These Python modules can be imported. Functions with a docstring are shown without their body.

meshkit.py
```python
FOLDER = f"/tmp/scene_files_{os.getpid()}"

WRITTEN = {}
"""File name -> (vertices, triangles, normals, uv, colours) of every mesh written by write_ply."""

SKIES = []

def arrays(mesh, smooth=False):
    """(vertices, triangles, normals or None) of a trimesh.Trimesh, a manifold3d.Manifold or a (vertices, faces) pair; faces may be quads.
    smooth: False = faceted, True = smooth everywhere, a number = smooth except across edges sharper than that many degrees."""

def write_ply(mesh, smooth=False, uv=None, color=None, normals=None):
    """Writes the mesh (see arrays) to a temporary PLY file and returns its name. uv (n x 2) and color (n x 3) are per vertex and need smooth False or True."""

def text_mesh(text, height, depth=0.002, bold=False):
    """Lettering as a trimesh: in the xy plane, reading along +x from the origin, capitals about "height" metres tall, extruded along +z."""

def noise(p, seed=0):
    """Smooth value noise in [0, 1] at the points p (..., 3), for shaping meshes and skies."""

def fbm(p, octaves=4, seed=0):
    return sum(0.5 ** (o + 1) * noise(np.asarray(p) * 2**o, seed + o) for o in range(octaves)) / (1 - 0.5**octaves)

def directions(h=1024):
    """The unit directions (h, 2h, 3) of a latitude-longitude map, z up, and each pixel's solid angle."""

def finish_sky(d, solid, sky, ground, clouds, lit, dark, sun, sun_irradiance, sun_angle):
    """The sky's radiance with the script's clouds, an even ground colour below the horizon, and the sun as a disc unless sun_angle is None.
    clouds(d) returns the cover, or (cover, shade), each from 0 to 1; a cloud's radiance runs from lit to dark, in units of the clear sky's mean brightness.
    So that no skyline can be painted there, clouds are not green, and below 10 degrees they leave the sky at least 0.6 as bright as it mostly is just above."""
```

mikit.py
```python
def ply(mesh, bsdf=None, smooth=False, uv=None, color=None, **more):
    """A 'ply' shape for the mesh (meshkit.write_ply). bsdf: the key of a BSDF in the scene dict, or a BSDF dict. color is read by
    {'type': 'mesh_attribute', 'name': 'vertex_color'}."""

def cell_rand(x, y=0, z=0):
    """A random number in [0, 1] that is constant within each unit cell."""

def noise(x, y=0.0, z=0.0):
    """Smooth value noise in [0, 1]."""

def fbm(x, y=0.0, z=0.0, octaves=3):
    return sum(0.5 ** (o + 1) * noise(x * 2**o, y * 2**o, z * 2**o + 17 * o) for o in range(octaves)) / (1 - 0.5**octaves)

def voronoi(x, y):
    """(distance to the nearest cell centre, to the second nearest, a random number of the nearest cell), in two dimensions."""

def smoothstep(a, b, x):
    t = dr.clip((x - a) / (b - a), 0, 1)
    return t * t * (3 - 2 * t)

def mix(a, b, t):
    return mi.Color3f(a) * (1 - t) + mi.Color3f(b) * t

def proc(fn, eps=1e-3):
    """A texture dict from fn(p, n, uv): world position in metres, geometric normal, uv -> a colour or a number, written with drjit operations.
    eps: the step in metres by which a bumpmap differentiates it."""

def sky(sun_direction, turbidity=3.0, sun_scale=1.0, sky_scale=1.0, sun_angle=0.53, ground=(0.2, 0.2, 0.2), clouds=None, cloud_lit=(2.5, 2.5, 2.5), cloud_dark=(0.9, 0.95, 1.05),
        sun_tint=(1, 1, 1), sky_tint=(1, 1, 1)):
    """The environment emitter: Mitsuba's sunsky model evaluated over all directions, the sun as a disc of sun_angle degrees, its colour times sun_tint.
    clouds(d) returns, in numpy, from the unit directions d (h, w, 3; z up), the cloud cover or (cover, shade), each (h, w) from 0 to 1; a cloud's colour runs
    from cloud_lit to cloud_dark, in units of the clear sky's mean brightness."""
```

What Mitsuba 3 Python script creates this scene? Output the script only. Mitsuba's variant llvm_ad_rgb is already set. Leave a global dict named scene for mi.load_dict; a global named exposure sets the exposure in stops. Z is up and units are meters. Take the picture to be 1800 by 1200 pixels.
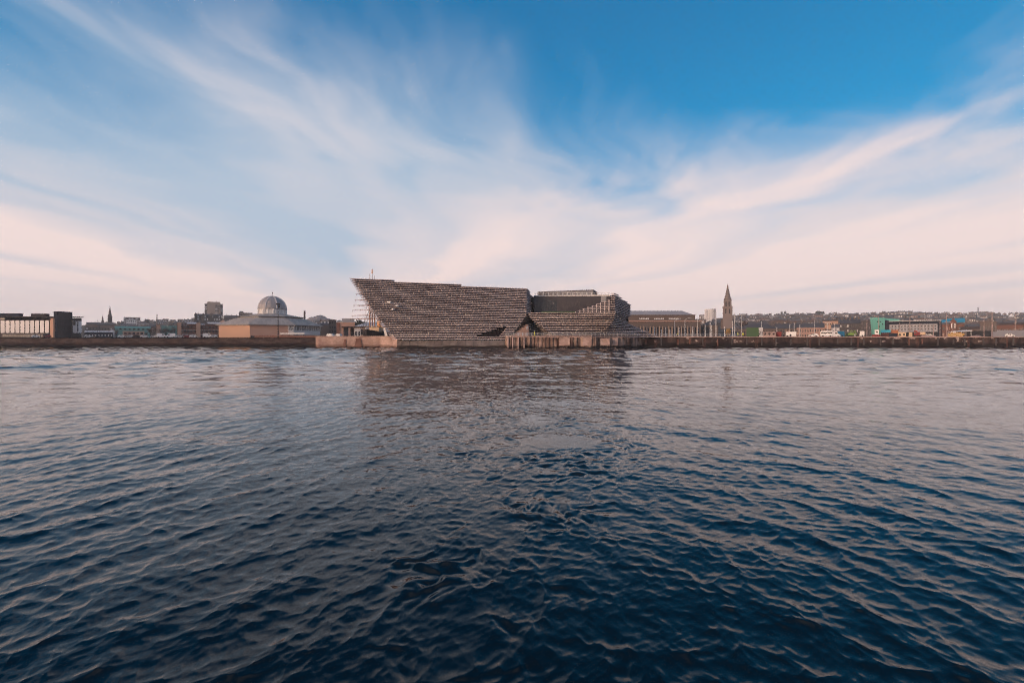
import math, random
import numpy as np, trimesh, mitsuba as mi, mikit, meshkit
from mitsuba import ScalarTransform4f as T

scene, labels = {}, {}

# ------------------------------------------------------------------ camera, sky, exposure
EYE = 2.3                                    # metres above the water: somebody standing in a small boat
scene['camera'] = {'type': 'perspective', 'fov': 96.73, 'fov_axis': 'x', 'near_clip': 0.05, 'far_clip': 20000.0, 'medium': {'type': 'ref', 'id': 'haze_air'},
                   'to_world': T().look_at(origin=[0, 0, EYE], target=[0, 800, EYE - 1.0], up=[0, 0, 1])}
exposure = 3.85
SUN = (-0.72, -0.67, 0.18)                  # a low sun to the left and behind, veiled


def clouds(d):
    """High streaky cloud in one flat layer: its streaks run away from the camera, thin overhead, closing up towards the horizon."""
    z = np.maximum(d[..., 2], 0.012)
    el = np.degrees(np.arcsin(np.clip(d[..., 2], 0, 1)))
    x, y = d[..., 0] / z, d[..., 1] / z      # the place on the layer, in layer heights
    q = lambda a, b, c=0.0: np.stack([a, b, 0 * x + c], -1)
    warp = meshkit.fbm(q(x * 0.45 + 36.5, y * 0.35), 4, 11) - 0.5
    warp2 = meshkit.fbm(q(x * 0.45 + 36.5, y * 0.35, 9), 4, 12) - 0.5
    xs, ys = x + 2.0 * warp, y + 2.0 * warp2
    r = np.hypot(x, y)
    big = meshkit.fbm(q(xs * 0.50 + 33.09, ys * 0.34 + 28.88), 5, 3)
    streak = meshkit.fbm(q(xs * 1.3 + 0.35 * ys + 13.64, ys * 0.42 - 0.1 * xs), 5, 5)
    wisp = meshkit.fbm(q(xs * 3.0 - 1.1 * ys + 11.39, ys * 1.7 + 0.7 * xs), 5, 7)
    side = np.tanh(d[..., 0] * 2.2)           # clearer sky to the right (east), hazier towards the sunset
    t = np.log(np.maximum(r, 1.25)) - np.where(side > 0, 0.40, 0.0) * side
    calm = ss(3, 18, el)                      # the layer seen edge-on blurs into even bands
    cover = (t - 0.37) / 0.90 + calm * (0.70 * (streak - 0.5) + 0.8 * (big - 0.5) + 0.75 * (wisp - 0.5))
    cover = np.maximum(cover, ss(36, 75, el) * (0.66 + 1.6 * (big - 0.5) + 1.2 * (wisp - 0.5)))
    veil = ss(23, 6, el + 3.0 * side) * 0.92
    cover = 0.95 * ss(-0.06, 1.12, cover) * (1 - veil) + veil
    band = meshkit.fbm(np.stack([xs * 0.9 + 0.2 * ys, ys * 0.10 + 4, 0 * x], -1), 4, 21)
    shade = ss(8, 29, el - 1.0 * side) * (0.74 - 0.9 * (wisp - 0.5) - 0.8 * (streak - 0.5)) + 2.3 * (band - 0.5) * ss(0.5, 9, el) * ss(34, 16, el) + 0.10
    shade = shade * (1 - 0.12 * ss(38, 65, el)) + 0.12 * ss(38, 65, el)
    return cover, np.clip(shade, 0, 1)


def ss(a, b, v):
    t = np.clip((v - a) / (b - a), 0, 1)
    return t * t * (3 - 2 * t)


scene['sky'] = mikit.sky(SUN, turbidity=3.0, sun_scale=0.28, sky_scale=1.0, sun_angle=26, ground=(0.05, 0.06, 0.08), clouds=clouds,
                         sun_tint=(0.82, 0.87, 1.55), sky_tint=(0.004, 0.345, 0.555),
                         cloud_lit=(4.02, 3.28, 3.14), cloud_dark=(2.00, 2.42, 2.95))
# ------------------------------------------------------------------ END HEAD
# ------------------------------------------------------------------ helpers
def X(px, d):
    """East (metres) of a bearing surveyed on the photograph, at the distance d."""
    return (px - 900.0) / 800.0 * d


def Z(py, d):
    """Height above the water of a sight line, at the distance d."""
    return EYE + (599.0 - py) / 800.0 * d


count = {}


def numbered(key):
    n = count.get(key, 0)
    count[key] = n + 1
    return key if n == 0 else '%s_%03d' % (key, n)


FRAME = None


def turn_to_bay(px=None, d=None):
    """Sets out the next buildings square to the river road, which bends round the bay: their fronts turn towards the water's middle."""
    global FRAME
    if px is None:
        FRAME = None
        return
    th = math.atan((px - 900) / 800)
    FRAME = (np.array([X(px, d), d, 0.0]), np.array([[math.cos(th), math.sin(th), 0], [-math.sin(th), math.cos(th), 0], [0, 0, 1]]) @ np.diag([math.cos(th), 1, 1]))


def obj(name, mesh, mat, parent=None, smooth=False, ply=None):
    key = numbered(parent + '__' + name if parent else name)
    if FRAME is not None:
        mesh = ((np.asarray(mesh[0]) - FRAME[0]) @ FRAME[1].T + FRAME[0], mesh[1])
    scene[key] = dict(ply) if ply else mikit.ply(mesh, mat, smooth=smooth)
    return key


def thing(name, label, cat, group=None):
    key = numbered(name)
    labels[key] = {'label': label, 'category': cat}
    if group:
        labels[key]['group'] = group
    return key


def solo(name, mesh, mat, label, cat, group=None, smooth=False):
    key = obj(name, mesh, mat, smooth=smooth)
    labels[key] = {'label': label, 'category': cat}
    if group:
        labels[key]['group'] = group
    return key


def structure(name, mesh, mat, label, smooth=False, kind='structure'):
    key = obj(name, mesh, mat, smooth=smooth)
    labels[key] = {'label': label, 'kind': kind}
    return key


class MB:
    """Collects pieces of one mesh."""
    BOX = np.array([[0, 2, 1], [0, 3, 2], [4, 5, 6], [4, 6, 7], [0, 1, 5], [0, 5, 4], [1, 2, 6], [1, 6, 5], [2, 3, 7], [2, 7, 6], [3, 0, 4], [3, 4, 7]])

    def __init__(self):
        self.v, self.f, self.n = [], [], 0

    def add(self, v, f):
        v, f = np.asarray(v, float), np.asarray(f, int)
        if f.shape[1] == 4:
            f = np.vstack([f[:, [0, 1, 2]], f[:, [0, 2, 3]]])
        self.v.append(v)
        self.f.append(f + self.n)
        self.n += len(v)
        return self

    def hexa(self, p):
        """Eight corners: four below in counter-clockwise order, then four above."""
        return self.add(p, MB.BOX)

    def box(self, x0, x1, y0, y1, z0, z1):
        return self.hexa([(x0, y0, z0), (x1, y0, z0), (x1, y1, z0), (x0, y1, z0), (x0, y0, z1), (x1, y0, z1), (x1, y1, z1), (x0, y1, z1)])

    def prism(self, poly, z0, z1, poly1=None):
        """A plan polygon (counter-clockwise) raised from z0 to z1, to another polygon if given; z1 may be a list."""
        a, n = np.asarray(poly, float), len(poly)
        b = a if poly1 is None else np.asarray(poly1, float)
        v = np.vstack([np.c_[a, np.broadcast_to(z0, n)], np.c_[b, np.broadcast_to(z1, n)]])
        i = np.arange(n)
        j = (i + 1) % n
        f = [np.c_[i, j, j + n], np.c_[i, j + n, i + n]]
        k = np.arange(1, n - 1)
        f += [np.c_[0 * k, k + 1, k], np.c_[0 * k + n, k + n, k + 1 + n]]
        return self.add(v, np.vstack(f))

    def bar(self, p, q, r, sides=6, r1=None):
        p, q = np.asarray(p, float), np.asarray(q, float)
        t = (q - p) / np.linalg.norm(q - p)
        a = np.cross(t, [0, 0, 1] if abs(t[2]) < 0.9 else [1, 0, 0])
        a /= np.linalg.norm(a)
        b = np.cross(t, a)
        ang = np.arange(sides) * 2 * np.pi / sides
        ring = np.cos(ang)[:, None] * a + np.sin(ang)[:, None] * b
        v = np.vstack([p + ring * r, q + ring * (r if r1 is None else r1)])
        i = np.arange(sides)
        j = (i + 1) % sides
        k = np.arange(1, sides - 1)
        return self.add(v, np.vstack([np.c_[i, j, j + sides], np.c_[i, j + sides, i + sides], np.c_[0 * k, k + 1, k], np.c_[0 * k + sides, k + sides, k + 1 + sides]]))

    def lathe(self, cx, cy, prof, n=24):
        """Profile of (radius, z) pairs turned round the vertical through cx, cy."""
        ang = np.arange(n) * 2 * np.pi / n
        v = np.vstack([np.c_[cx + r * np.cos(ang), cy + r * np.sin(ang), 0 * ang + z] for r, z in prof])
        i = np.arange(n)
        j = (i + 1) % n
        f = []
        for k in range(len(prof) - 1):
            f += [np.c_[i + k * n, j + k * n, j + (k + 1) * n], np.c_[i + k * n, j + (k + 1) * n, i + (k + 1) * n]]
        return self.add(v, np.vstack(f))

    def gable(self, x0, x1, y0, y1, z0, zr, along='x', over=0.35):
        """A closed pitched roof."""
        if along == 'x':
            x0, x1, y0, y1 = x0 - over * 0.5, x1 + over * 0.5, y0 - over, y1 + over
            m = (y0 + y1) / 2
            v = [(x0, y0, z0), (x1, y0, z0), (x1, y1, z0), (x0, y1, z0), (x0, m, zr), (x1, m, zr)]
            return self.add(v, [[0, 1, 5], [0, 5, 4], [2, 3, 4], [2, 4, 5], [0, 4, 3], [1, 2, 5], [0, 3, 2], [0, 2, 1]])
        x0, x1, y0, y1 = x0 - over, x1 + over, y0 - over * 0.5, y1 + over * 0.5
        m = (x0 + x1) / 2
        v = [(x0, y0, z0), (x1, y0, z0), (x1, y1, z0), (x0, y1, z0), (m, y0, zr), (m, y1, zr)]
        return self.add(v, [[0, 1, 4], [1, 2, 5], [1, 5, 4], [2, 3, 5], [3, 0, 4], [3, 4, 5], [0, 3, 2], [0, 2, 1]])

    def hip(self, x0, x1, y0, y1, z0, z1, inset, over=0.4):
        x0, x1, y0, y1 = x0 - over, x1 + over, y0 - over, y1 + over
        i = min(inset, (x1 - x0) / 2 - 0.02, (y1 - y0) / 2 - 0.02)
        return self.hexa([(x0, y0, z0), (x1, y0, z0), (x1, y1, z0), (x0, y1, z0), (x0 + i, y0 + i, z1), (x1 - i, y0 + i, z1), (x1 - i, y1 - i, z1), (x0 + i, y1 - i, z1)])

    def mesh(self):
        return np.vstack(self.v), np.vstack(self.f)


# ------------------------------------------------------------------ materials
def proc_rgb(fn, eps=1e-3):
    return mikit.proc(fn, eps)


def matt(name, rgb, rough=None, metal=0.0):
    if rough is None:
        scene[name] = {'type': 'twosided', 'b': {'type': 'diffuse', 'reflectance': {'type': 'rgb', 'value': list(rgb)}}}
    else:
        scene[name] = {'type': 'twosided', 'b': {'type': 'principled', 'base_color': {'type': 'rgb', 'value': list(rgb)}, 'roughness': rough, 'metallic': metal}}
    return name


def tex(name, fn, rough=None):
    t = mikit.proc(fn)
    if rough is None:
        scene[name] = {'type': 'twosided', 'b': {'type': 'diffuse', 'reflectance': t}}
    else:
        scene[name] = {'type': 'twosided', 'b': {'type': 'principled', 'base_color': t, 'roughness': rough}}
    return name


def ruffled(p, n, uv):
    """Fine wind ripples too small to model, in patches."""
    lane = mikit.fbm(p.x / 22.0, p.y / 30.0, 0.0, 3)
    return 0.028 + 0.05 * mikit.smoothstep(0.45, 0.65, lane)


scene['m_water'] = {'type': 'principled', 'base_color': {'type': 'rgb', 'value': [0.0007, 0.0038, 0.0064]}, 'roughness': mikit.proc(ruffled), 'eta': 1.333}

# ------------------------------------------------------------------ water
def build_water():
    rng = np.random.default_rng(5)
    nr, na = 1040, 1110
    u = np.linspace(0, 1, nr)
    w = 0.7 + 1.3 * u
    w = np.cumsum(w) - w[0]
    r = np.exp(np.log(1.3) + (np.log(300.0) - np.log(1.3)) * w / w[-1])
    a = np.linspace(-1.03, 1.03, na)
    R, A = np.meshgrid(r, a, indexing='ij')
    x, y = (R * np.sin(A)).ravel(), (R * np.cos(A)).ravel()
    # where things happen: the churned strip behind the boat, smooth boils in it, gusts
    dist = np.hypot(x, y)
    nz = meshkit.fbm(np.stack([x * 0.16, y * 0.10, 0 * x], -1), 3, 3) - 0.5
    mid = 0.35 - 0.0065 * np.minimum(y, 60) ** 1.55 * 0.35 + 2.2 * nz * np.clip(y / 8, 0, 1)
    half = 0.9 + 0.21 * np.minimum(y, 45)
    off = (x - mid) / half
    churn = np.exp(-np.abs(off) ** 3) * np.clip((30 - y) / 14, 0, 1)
    left, right = 1 / (1 + np.exp(6 * off)), 1 / (1 + np.exp(-6 * off))
    gust = 0.30 + 1.3 * meshkit.fbm(np.stack([x * 0.055 + 7, y * 0.035, 0 * x], -1), 4, 8) + 0.25 * (meshkit.fbm(np.stack([x * 0.35, y * 0.22, 0 * x], -1), 2, 18) - 0.5)
    boil = np.zeros_like(x)
    for px, py, rx, ry, amt in ((742, 697, 1.1, 3.2, .55), (880, 716, 1.2, 2.2, .5), (945, 738, 0.9, 1.7, .95), (985, 778, 1.6, 1.2, 1.0), (900, 790, 1.2, 0.9, .9), (690, 690, 1.0, 2.0, .4), (1000, 820, 0.8, 0.6, .6),
                                (760, 1010, 0.35, 0.45, .45), (960, 900, 0.6, 0.45, .45)):
        d = EYE * 800 / (py - 599)
        e = ((x - X(px, d)) / rx) ** 2 + ((y - d) / ry) ** 2
        e = e * (0.6 + 0.8 * meshkit.fbm(np.stack([x * 0.9, y * 0.5, 0 * x], -1), 3, int(px)))
        boil = np.maximum(boil, amt * np.exp(-e ** 2))
    h, dx, dy = np.zeros_like(x), np.zeros_like(x), np.zeros_like(x)

    def waves(n, lo, hi, th, spread, slope, mask):
        nonlocal h, dx, dy
        for i in range(n):
            lam = lo * (hi / lo) ** ((i + rng.random()) / n)
            t = th + spread * rng.normal()
            k = 2 * np.pi / lam
            kx, ky = k * math.cos(t), k * math.sin(t)
            amp = slope / k * (0.7 + 0.6 * rng.random())
            ph = kx * x + ky * y + 6.283 * rng.random()
            s, c = np.sin(ph), np.cos(ph)
            m = mask * amp
            h += m * c
            dx -= 2.6 * m * math.cos(t) * s
            dy -= 2.6 * m * math.sin(t) * s
    calm = 1 - 0.9 * boil
    side = 1 - 0.8 * churn
    waves(22, 0.22, 1.15, math.radians(157), 0.45, 0.0165, left * gust * side * calm)
    waves(22, 0.22, 1.15, math.radians(23), 0.45, 0.0165, right * gust * side * calm)
    waves(30, 0.13, 0.8, math.radians(-80), 0.95, 0.0105, gust * (1 - 0.55 * churn) * calm)
    waves(12, 1.6, 5.0, math.radians(-100), 0.6, 0.008, (1 - 0.6 * churn) * calm * gust)
    waves(26, 1.6, 5.5, math.radians(-85), 0.75, 0.027, np.clip((dist - 22) / 46, 0, 1) * gust * calm)
    near = np.clip((40 - dist) / 25, 0, 1)
    waves(46, 0.05, 0.34, math.radians(-80), 1.5, 0.0175, near * calm * gust * (1 - 0.3 * churn))
    # the churned strip: small swirling ridges
    wx = x + 0.8 * (meshkit.fbm(np.stack([x * 0.9, y * 0.9, 0 * x], -1), 3, 31) - 0.5)
    wy = y + 0.8 * (meshkit.fbm(np.stack([x * 0.9, y * 0.9, 0 * x + 5], -1), 3, 32) - 0.5)
    wx2 = wx + 0.22 * (meshkit.fbm(np.stack([wx * 3.1, wy * 3.1, 0 * x], -1), 2, 33) - 0.5)
    wy2 = wy + 0.22 * (meshkit.fbm(np.stack([wx * 3.1, wy * 3.1, 0 * x + 3], -1), 2, 34) - 0.5)
    ridge = 1 - np.abs(2 * meshkit.fbm(np.stack([wx2 * 3.6, wy2 * 3.0, 0 * x], -1), 3, 35) - 1)
    fine = meshkit.fbm(np.stack([wx2 * 7, wy2 * 6, 0 * x], -1), 2, 36)
    h += churn * (1 - 0.75 * boil) * (0.026 * (ridge - 0.8) + 0.012 * (fine - 0.5) * near)
    rim = boil * (1 - boil) * 4
    h += 0.02 * boil + 0.05 * rim * (fine - 0.5)
    V = np.c_[x + dx, y + dy, h]
    i, j = np.meshgrid(np.arange(nr - 1), np.arange(na - 1), indexing='ij')
    q = (i * na + j).ravel()
    F = np.vstack([np.c_[q, q + na + 1, q + 1], np.c_[q, q + na, q + na + 1]])
    F = F[:, ::-1] if np.cross(V[F[0, 1]] - V[F[0, 0]], V[F[0, 2]] - V[F[0, 0]])[2] < 0 else F
    m = MB().add(V, F)
    g = np.array([(-2600, -150, -0.45), (2600, -150, -0.45), (2600, 330, -0.45), (-2600, 330, -0.45)], float)
    m.add(g, [[0, 1, 2], [0, 2, 3]])
    structure('water', m.mesh(), 'm_water', 'choppy dark blue river water with a churned strip behind the boat', smooth=True)


build_water()
# ------------------------------------------------------------------ materials of the shore
def stains(base, dark, sx, sz, lo, hi, fine=0.25, horizontal=False):
    """Streaky weathering: sx metres wide, sz metres tall blotches between the two colours, with some grain."""
    def fn(p, n, uv):
        a = mikit.fbm((p.x + 0.6 * p.y) / sx, 3.3, p.z / sz, 4)
        g = mikit.noise(p.x * 2.1, p.y * 2.1, p.z * 2.6)
        return mikit.mix(dark, base, mikit.smoothstep(lo, hi, a)) * (1 - fine + 2 * fine * g)
    return fn


SLAT = [tex('m_slat_a', stains((0.60, 0.505, 0.50), (0.43, 0.355, 0.352), 6.0, 0.5, 0.3, 0.65, 0.10)),
        tex('m_slat_b', stains((0.52, 0.435, 0.432), (0.36, 0.295, 0.295), 4.0, 0.5, 0.3, 0.65, 0.10)),
        tex('m_slat_c', stains((0.66, 0.57, 0.56), (0.50, 0.425, 0.42), 5.0, 0.5, 0.3, 0.65, 0.10))]
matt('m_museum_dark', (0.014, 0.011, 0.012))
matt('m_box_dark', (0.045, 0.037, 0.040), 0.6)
matt('m_glass_dark', (0.02, 0.022, 0.026), 0.12)
matt('m_white', (0.74, 0.71, 0.69))
matt('m_offwhite', (0.55, 0.52, 0.50))
matt('m_grey', (0.26, 0.25, 0.25))
matt('m_dark', (0.035, 0.032, 0.034))
matt('m_slate', (0.085, 0.082, 0.09))
matt('m_steel', (0.45, 0.44, 0.44), 0.5)
tex('m_concrete', stains((0.30, 0.265, 0.25), (0.16, 0.135, 0.13), 3.0, 5.0, 0.3, 0.7, 0.15))


def tidal(base, dark, weed, zlo, zhi, sx=2.0, pale=None):
    """Wall stone with rust and lime runs, darker and weedy between the tide marks."""
    def fn(p, n, uv):
        run = mikit.fbm((p.x + 0.7 * p.y) / sx, 1.1, p.z / 9.0, 4)
        blot = mikit.fbm(p.x / 3.0, p.y / 3.0, p.z / 1.6, 4)
        c = mikit.mix(dark, base, mikit.smoothstep(0.34, 0.66, 0.62 * run + 0.38 * blot))
        if pale:
            c = mikit.mix(c, pale, mikit.smoothstep(0.66, 0.72, mikit.fbm(p.x / 1.7, p.y / 1.7, p.z / 1.1, 4)) * mikit.smoothstep(1.0, 1.6, p.z))
        t = p.z + 1.1 * (mikit.fbm(p.x / 5.0, p.y / 5.0, 0.0, 3) - 0.5)
        return mikit.mix(weed, c, mikit.smoothstep(zlo, zhi, t)) * (0.8 + 0.4 * mikit.noise(p.x * 1.7, p.y * 1.7, p.z * 2.3))
    return fn


tex('m_plinth', tidal((0.19, 0.165, 0.16), (0.125, 0.105, 0.105), (0.035, 0.028, 0.026), 0.35, 0.75, 2.6))
tex('m_sheet', tidal((0.32, 0.225, 0.185), (0.075, 0.045, 0.038), (0.02, 0.016, 0.015), 0.3, 0.9, 1.1))
tex('m_quay_stone', tidal((0.085, 0.056, 0.048), (0.033, 0.022, 0.021), (0.018, 0.014, 0.014), 1.0, 2.0, 1.6, pale=(0.36, 0.28, 0.25)))
tex('m_dock_stone', tidal((0.41, 0.295, 0.255), (0.27, 0.18, 0.155), (0.15, 0.095, 0.082), 0.1, 1.2, 2.4))
tex('m_coping', stains((0.42, 0.30, 0.27), (0.26, 0.19, 0.17), 4.0, 2.0, 0.3, 0.7, 0.2))
tex('m_bank', stains((0.105, 0.062, 0.044), (0.05, 0.028, 0.022), 2.5, 1.2, 0.3, 0.7, 0.35))
tex('m_bank_foot', tidal((0.05, 0.028, 0.023), (0.022, 0.013, 0.012), (0.014, 0.010, 0.010), 0.4, 1.2, 1.8))

GROUND = 3.9

# ------------------------------------------------------------------ museum: two slatted hulls that lean together over a passage
def ring_at(rings, z):
    """The plan polygon of a lofted body at height z."""
    zs = [q[0] for q in rings]
    P = np.array([q[1] for q in rings], float)
    return np.array([[np.interp(z, zs, P[:, k, c]) for c in (0, 1)] for k in range(P.shape[1])])


def pt(px, d):
    return (X(px, d), d)


def offset_ring(poly, dist):
    """Pushes every side of a counter-clockwise polygon outwards."""
    n = len(poly)
    out = []
    for i in range(n):
        e0, e1 = poly[i] - poly[i - 1], poly[(i + 1) % n] - poly[i]
        n0, n1 = (np.array([e[1], -e[0]]) / (np.linalg.norm(e) + 1e-9) for e in (e0, e1))
        m = n0 + n1
        m = m / max(np.dot(m, m) / 2, 0.35)
        out.append(poly[i] + m * dist)
    return np.array(out)


def loft(m, rings, zs):
    for a, b in zip(zs[:-1], zs[1:]):
        m.prism(ring_at(rings, a), a, b, ring_at(rings, b))
    return m


# plan corners: A prow, B front right, C back right, D back left
LEFT = [(2.5, [pt(699, 152), pt(889, 158), pt(893, 174), pt(760, 185)]),
        (4.0, [pt(692, 151.5), pt(893.5, 158), pt(898, 174), pt(752, 185)]),
        (7.3, [pt(677, 150), pt(906.5, 159), pt(915, 176), pt(738, 186)]),
        (11.0, [pt(660, 147.5), pt(921, 160), pt(939, 178), pt(724, 187)]),
        (16.5, [pt(640.5, 145), pt(921.5, 160), pt(937, 178), pt(709, 188)]),
        (21.6, [pt(622.5, 143), pt(922, 160), pt(931, 178), pt(700, 188)])]
# F front left, E front right, H back right, J back left
RIGHT = [(3.3, [pt(979, 160), pt(1052, 168), pt(1158, 168), (46, 187), pt(931, 190)]),
         (5.5, [pt(967, 160), pt(1061, 164.5), pt(1136, 173), (46.5, 187), pt(930, 190)]),
         (8.6, [pt(946, 160), pt(1072, 159.6), pt(1109, 180), (47.5, 187), pt(929, 190)]),
         (10.4, [pt(935, 160), pt(1077.5, 156.6), pt(1097, 183), (48, 187), pt(929, 190)]),
         (12.2, [pt(931, 160), pt(1079, 155), pt(1107, 182), (47.5, 187), pt(929, 190)]),
         (18.5, [pt(931, 160), pt(1078, 155), pt(1107.5, 183), (47.8, 187), pt(929, 190)])]
rng = random.Random(11)
planks = []                                   # (apparent size, vertices, material)


def plank_row(rings, k, z, t0=0.0, t1=1.0, gaps=(), thick=0.25, proud=0.95, size=(4.0, 8.5), key=0.0):
    """One course of cast planks along side k of a body at height z."""
    p = ring_at(rings, z)
    n = len(p)
    q = offset_ring(p, proud)
    a, b, oa, ob = p[k], p[(k + 1) % n], q[k], q[(k + 1) % n]
    L = np.linalg.norm(b - a)
    cuts, s = [t0], t0 + rng.uniform(0.2, 1.0) * size[1] / L
    while s < t1 - 1.5 / L:
        cuts.append(s)
        s += rng.uniform(*size) / L
    cuts.append(t1)
    for u, v in zip(cuts[:-1], cuts[1:]):
        mid = (u + v) / 2
        pieces = [(u, v)]
        for g0, g1 in gaps:
            pieces = [w for x0, x1 in pieces for w in ((x0, min(x1, g0)), (max(x0, g1), x1)) if w[1] - w[0] > 0.4 / L]
        for x0, x1 in pieces:
            e0 = 0.012 / L * 3 if x0 > t0 else 0
            x0, x1 = x0 + e0, x1
            j = rng.uniform(-0.05, 0.03)
            dz = rng.uniform(-0.018, 0.018)
            ins = [a + (b - a) * w - (oa - a) * 0.12 for w in (x0, x1)]
            o = [oa + (ob - oa) * w + (j / proud) * ((oa - a) * (1 - w) + (ob - b) * w) for w in (x0, x1)]
            zb, zt = z + dz - thick / 2, z + dz + thick / 2
            c = [(*o[0], zb + 0.02), (*o[1], zb + 0.02), (*ins[1], zb), (*ins[0], zb), (*o[0], zt - 0.05), (*o[1], zt - 0.05), (*ins[1], zt), (*ins[0], zt)]
            view = (o[1][0] / o[1][1] - o[0][0] / o[0][1]) * 455
            planks.append((view + key, c, SLAT[rng.choice((0, 0, 1, 2))]))


STEP = 0.587
z, k = 2.95, 0
levels = []
while z < 21.75:
    levels.append(z)
    z += STEP
for z in levels:
    top = len(levels) - 1 - levels.index(z)
    gaps = []
    py = 599 - (z - EYE) / 156 * 800          # the notch in the hull low on the right
    if 573 < py < 592.5:
        f = (py - 573) / 19.0
        g0, g1 = 888 - 57 * f ** 0.85, 890 - 15 * f
        p = ring_at(LEFT, z)
        xs = lambda px: (lambda r: (r * p[0][1] - p[0][0]) / ((p[1][0] - p[0][0]) - r * (p[1][1] - p[0][1])))((px - 900) / 800)
        gaps = [(xs(g0), xs(g1))]
    t1 = {0: 0.215, 1: 0.60}.get(top, 1.0)
    plank_row(LEFT, 0, z, 0, t1, gaps)
    if top >= 2:
        plank_row(LEFT, 1, z, 0, 0.55 if top < 4 else 1, size=(3, 6))
    plank_row(LEFT, 3, z, 0.2, 1, size=(4, 9), key=-40)
z = 3.75
while z < 18.7:
    if z < 12.4:
        plank_row(RIGHT, 0, z, 0, 1, thick=0.225, proud=0.8)
        plank_row(RIGHT, 4, z, 0, 1, thick=0.225, proud=0.5, key=-60)
        plank_row(RIGHT, 1, z, 0, 1, thick=0.225, proud=0.8 if z < 9 else 0.5, size=(3, 6))
    else:                                     # the roof edge falls towards the back
        plank_row(RIGHT, 1, z, 0, min(1.0, max(0.25, (18.55 - z) / 1.7)), thick=0.225, proud=0.5, size=(3, 6))
    if 12.4 < z < 16.3:                       # the open lattice beside the corner, stepping up to the right
        f = (z - 12.4) / 3.9
        p = ring_at(RIGHT, z)
        t = np.interp(1013 + 58 * f, [931, 1079], [0, 1])
        plank_row(RIGHT, 0, z, t, 0.995, thick=0.17, proud=0.55, size=(4, 7))
    elif 12.4 < z:
        plank_row(RIGHT, 0, z, 0.965, 1, thick=0.225, proud=0.8)
    z += STEP

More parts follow.
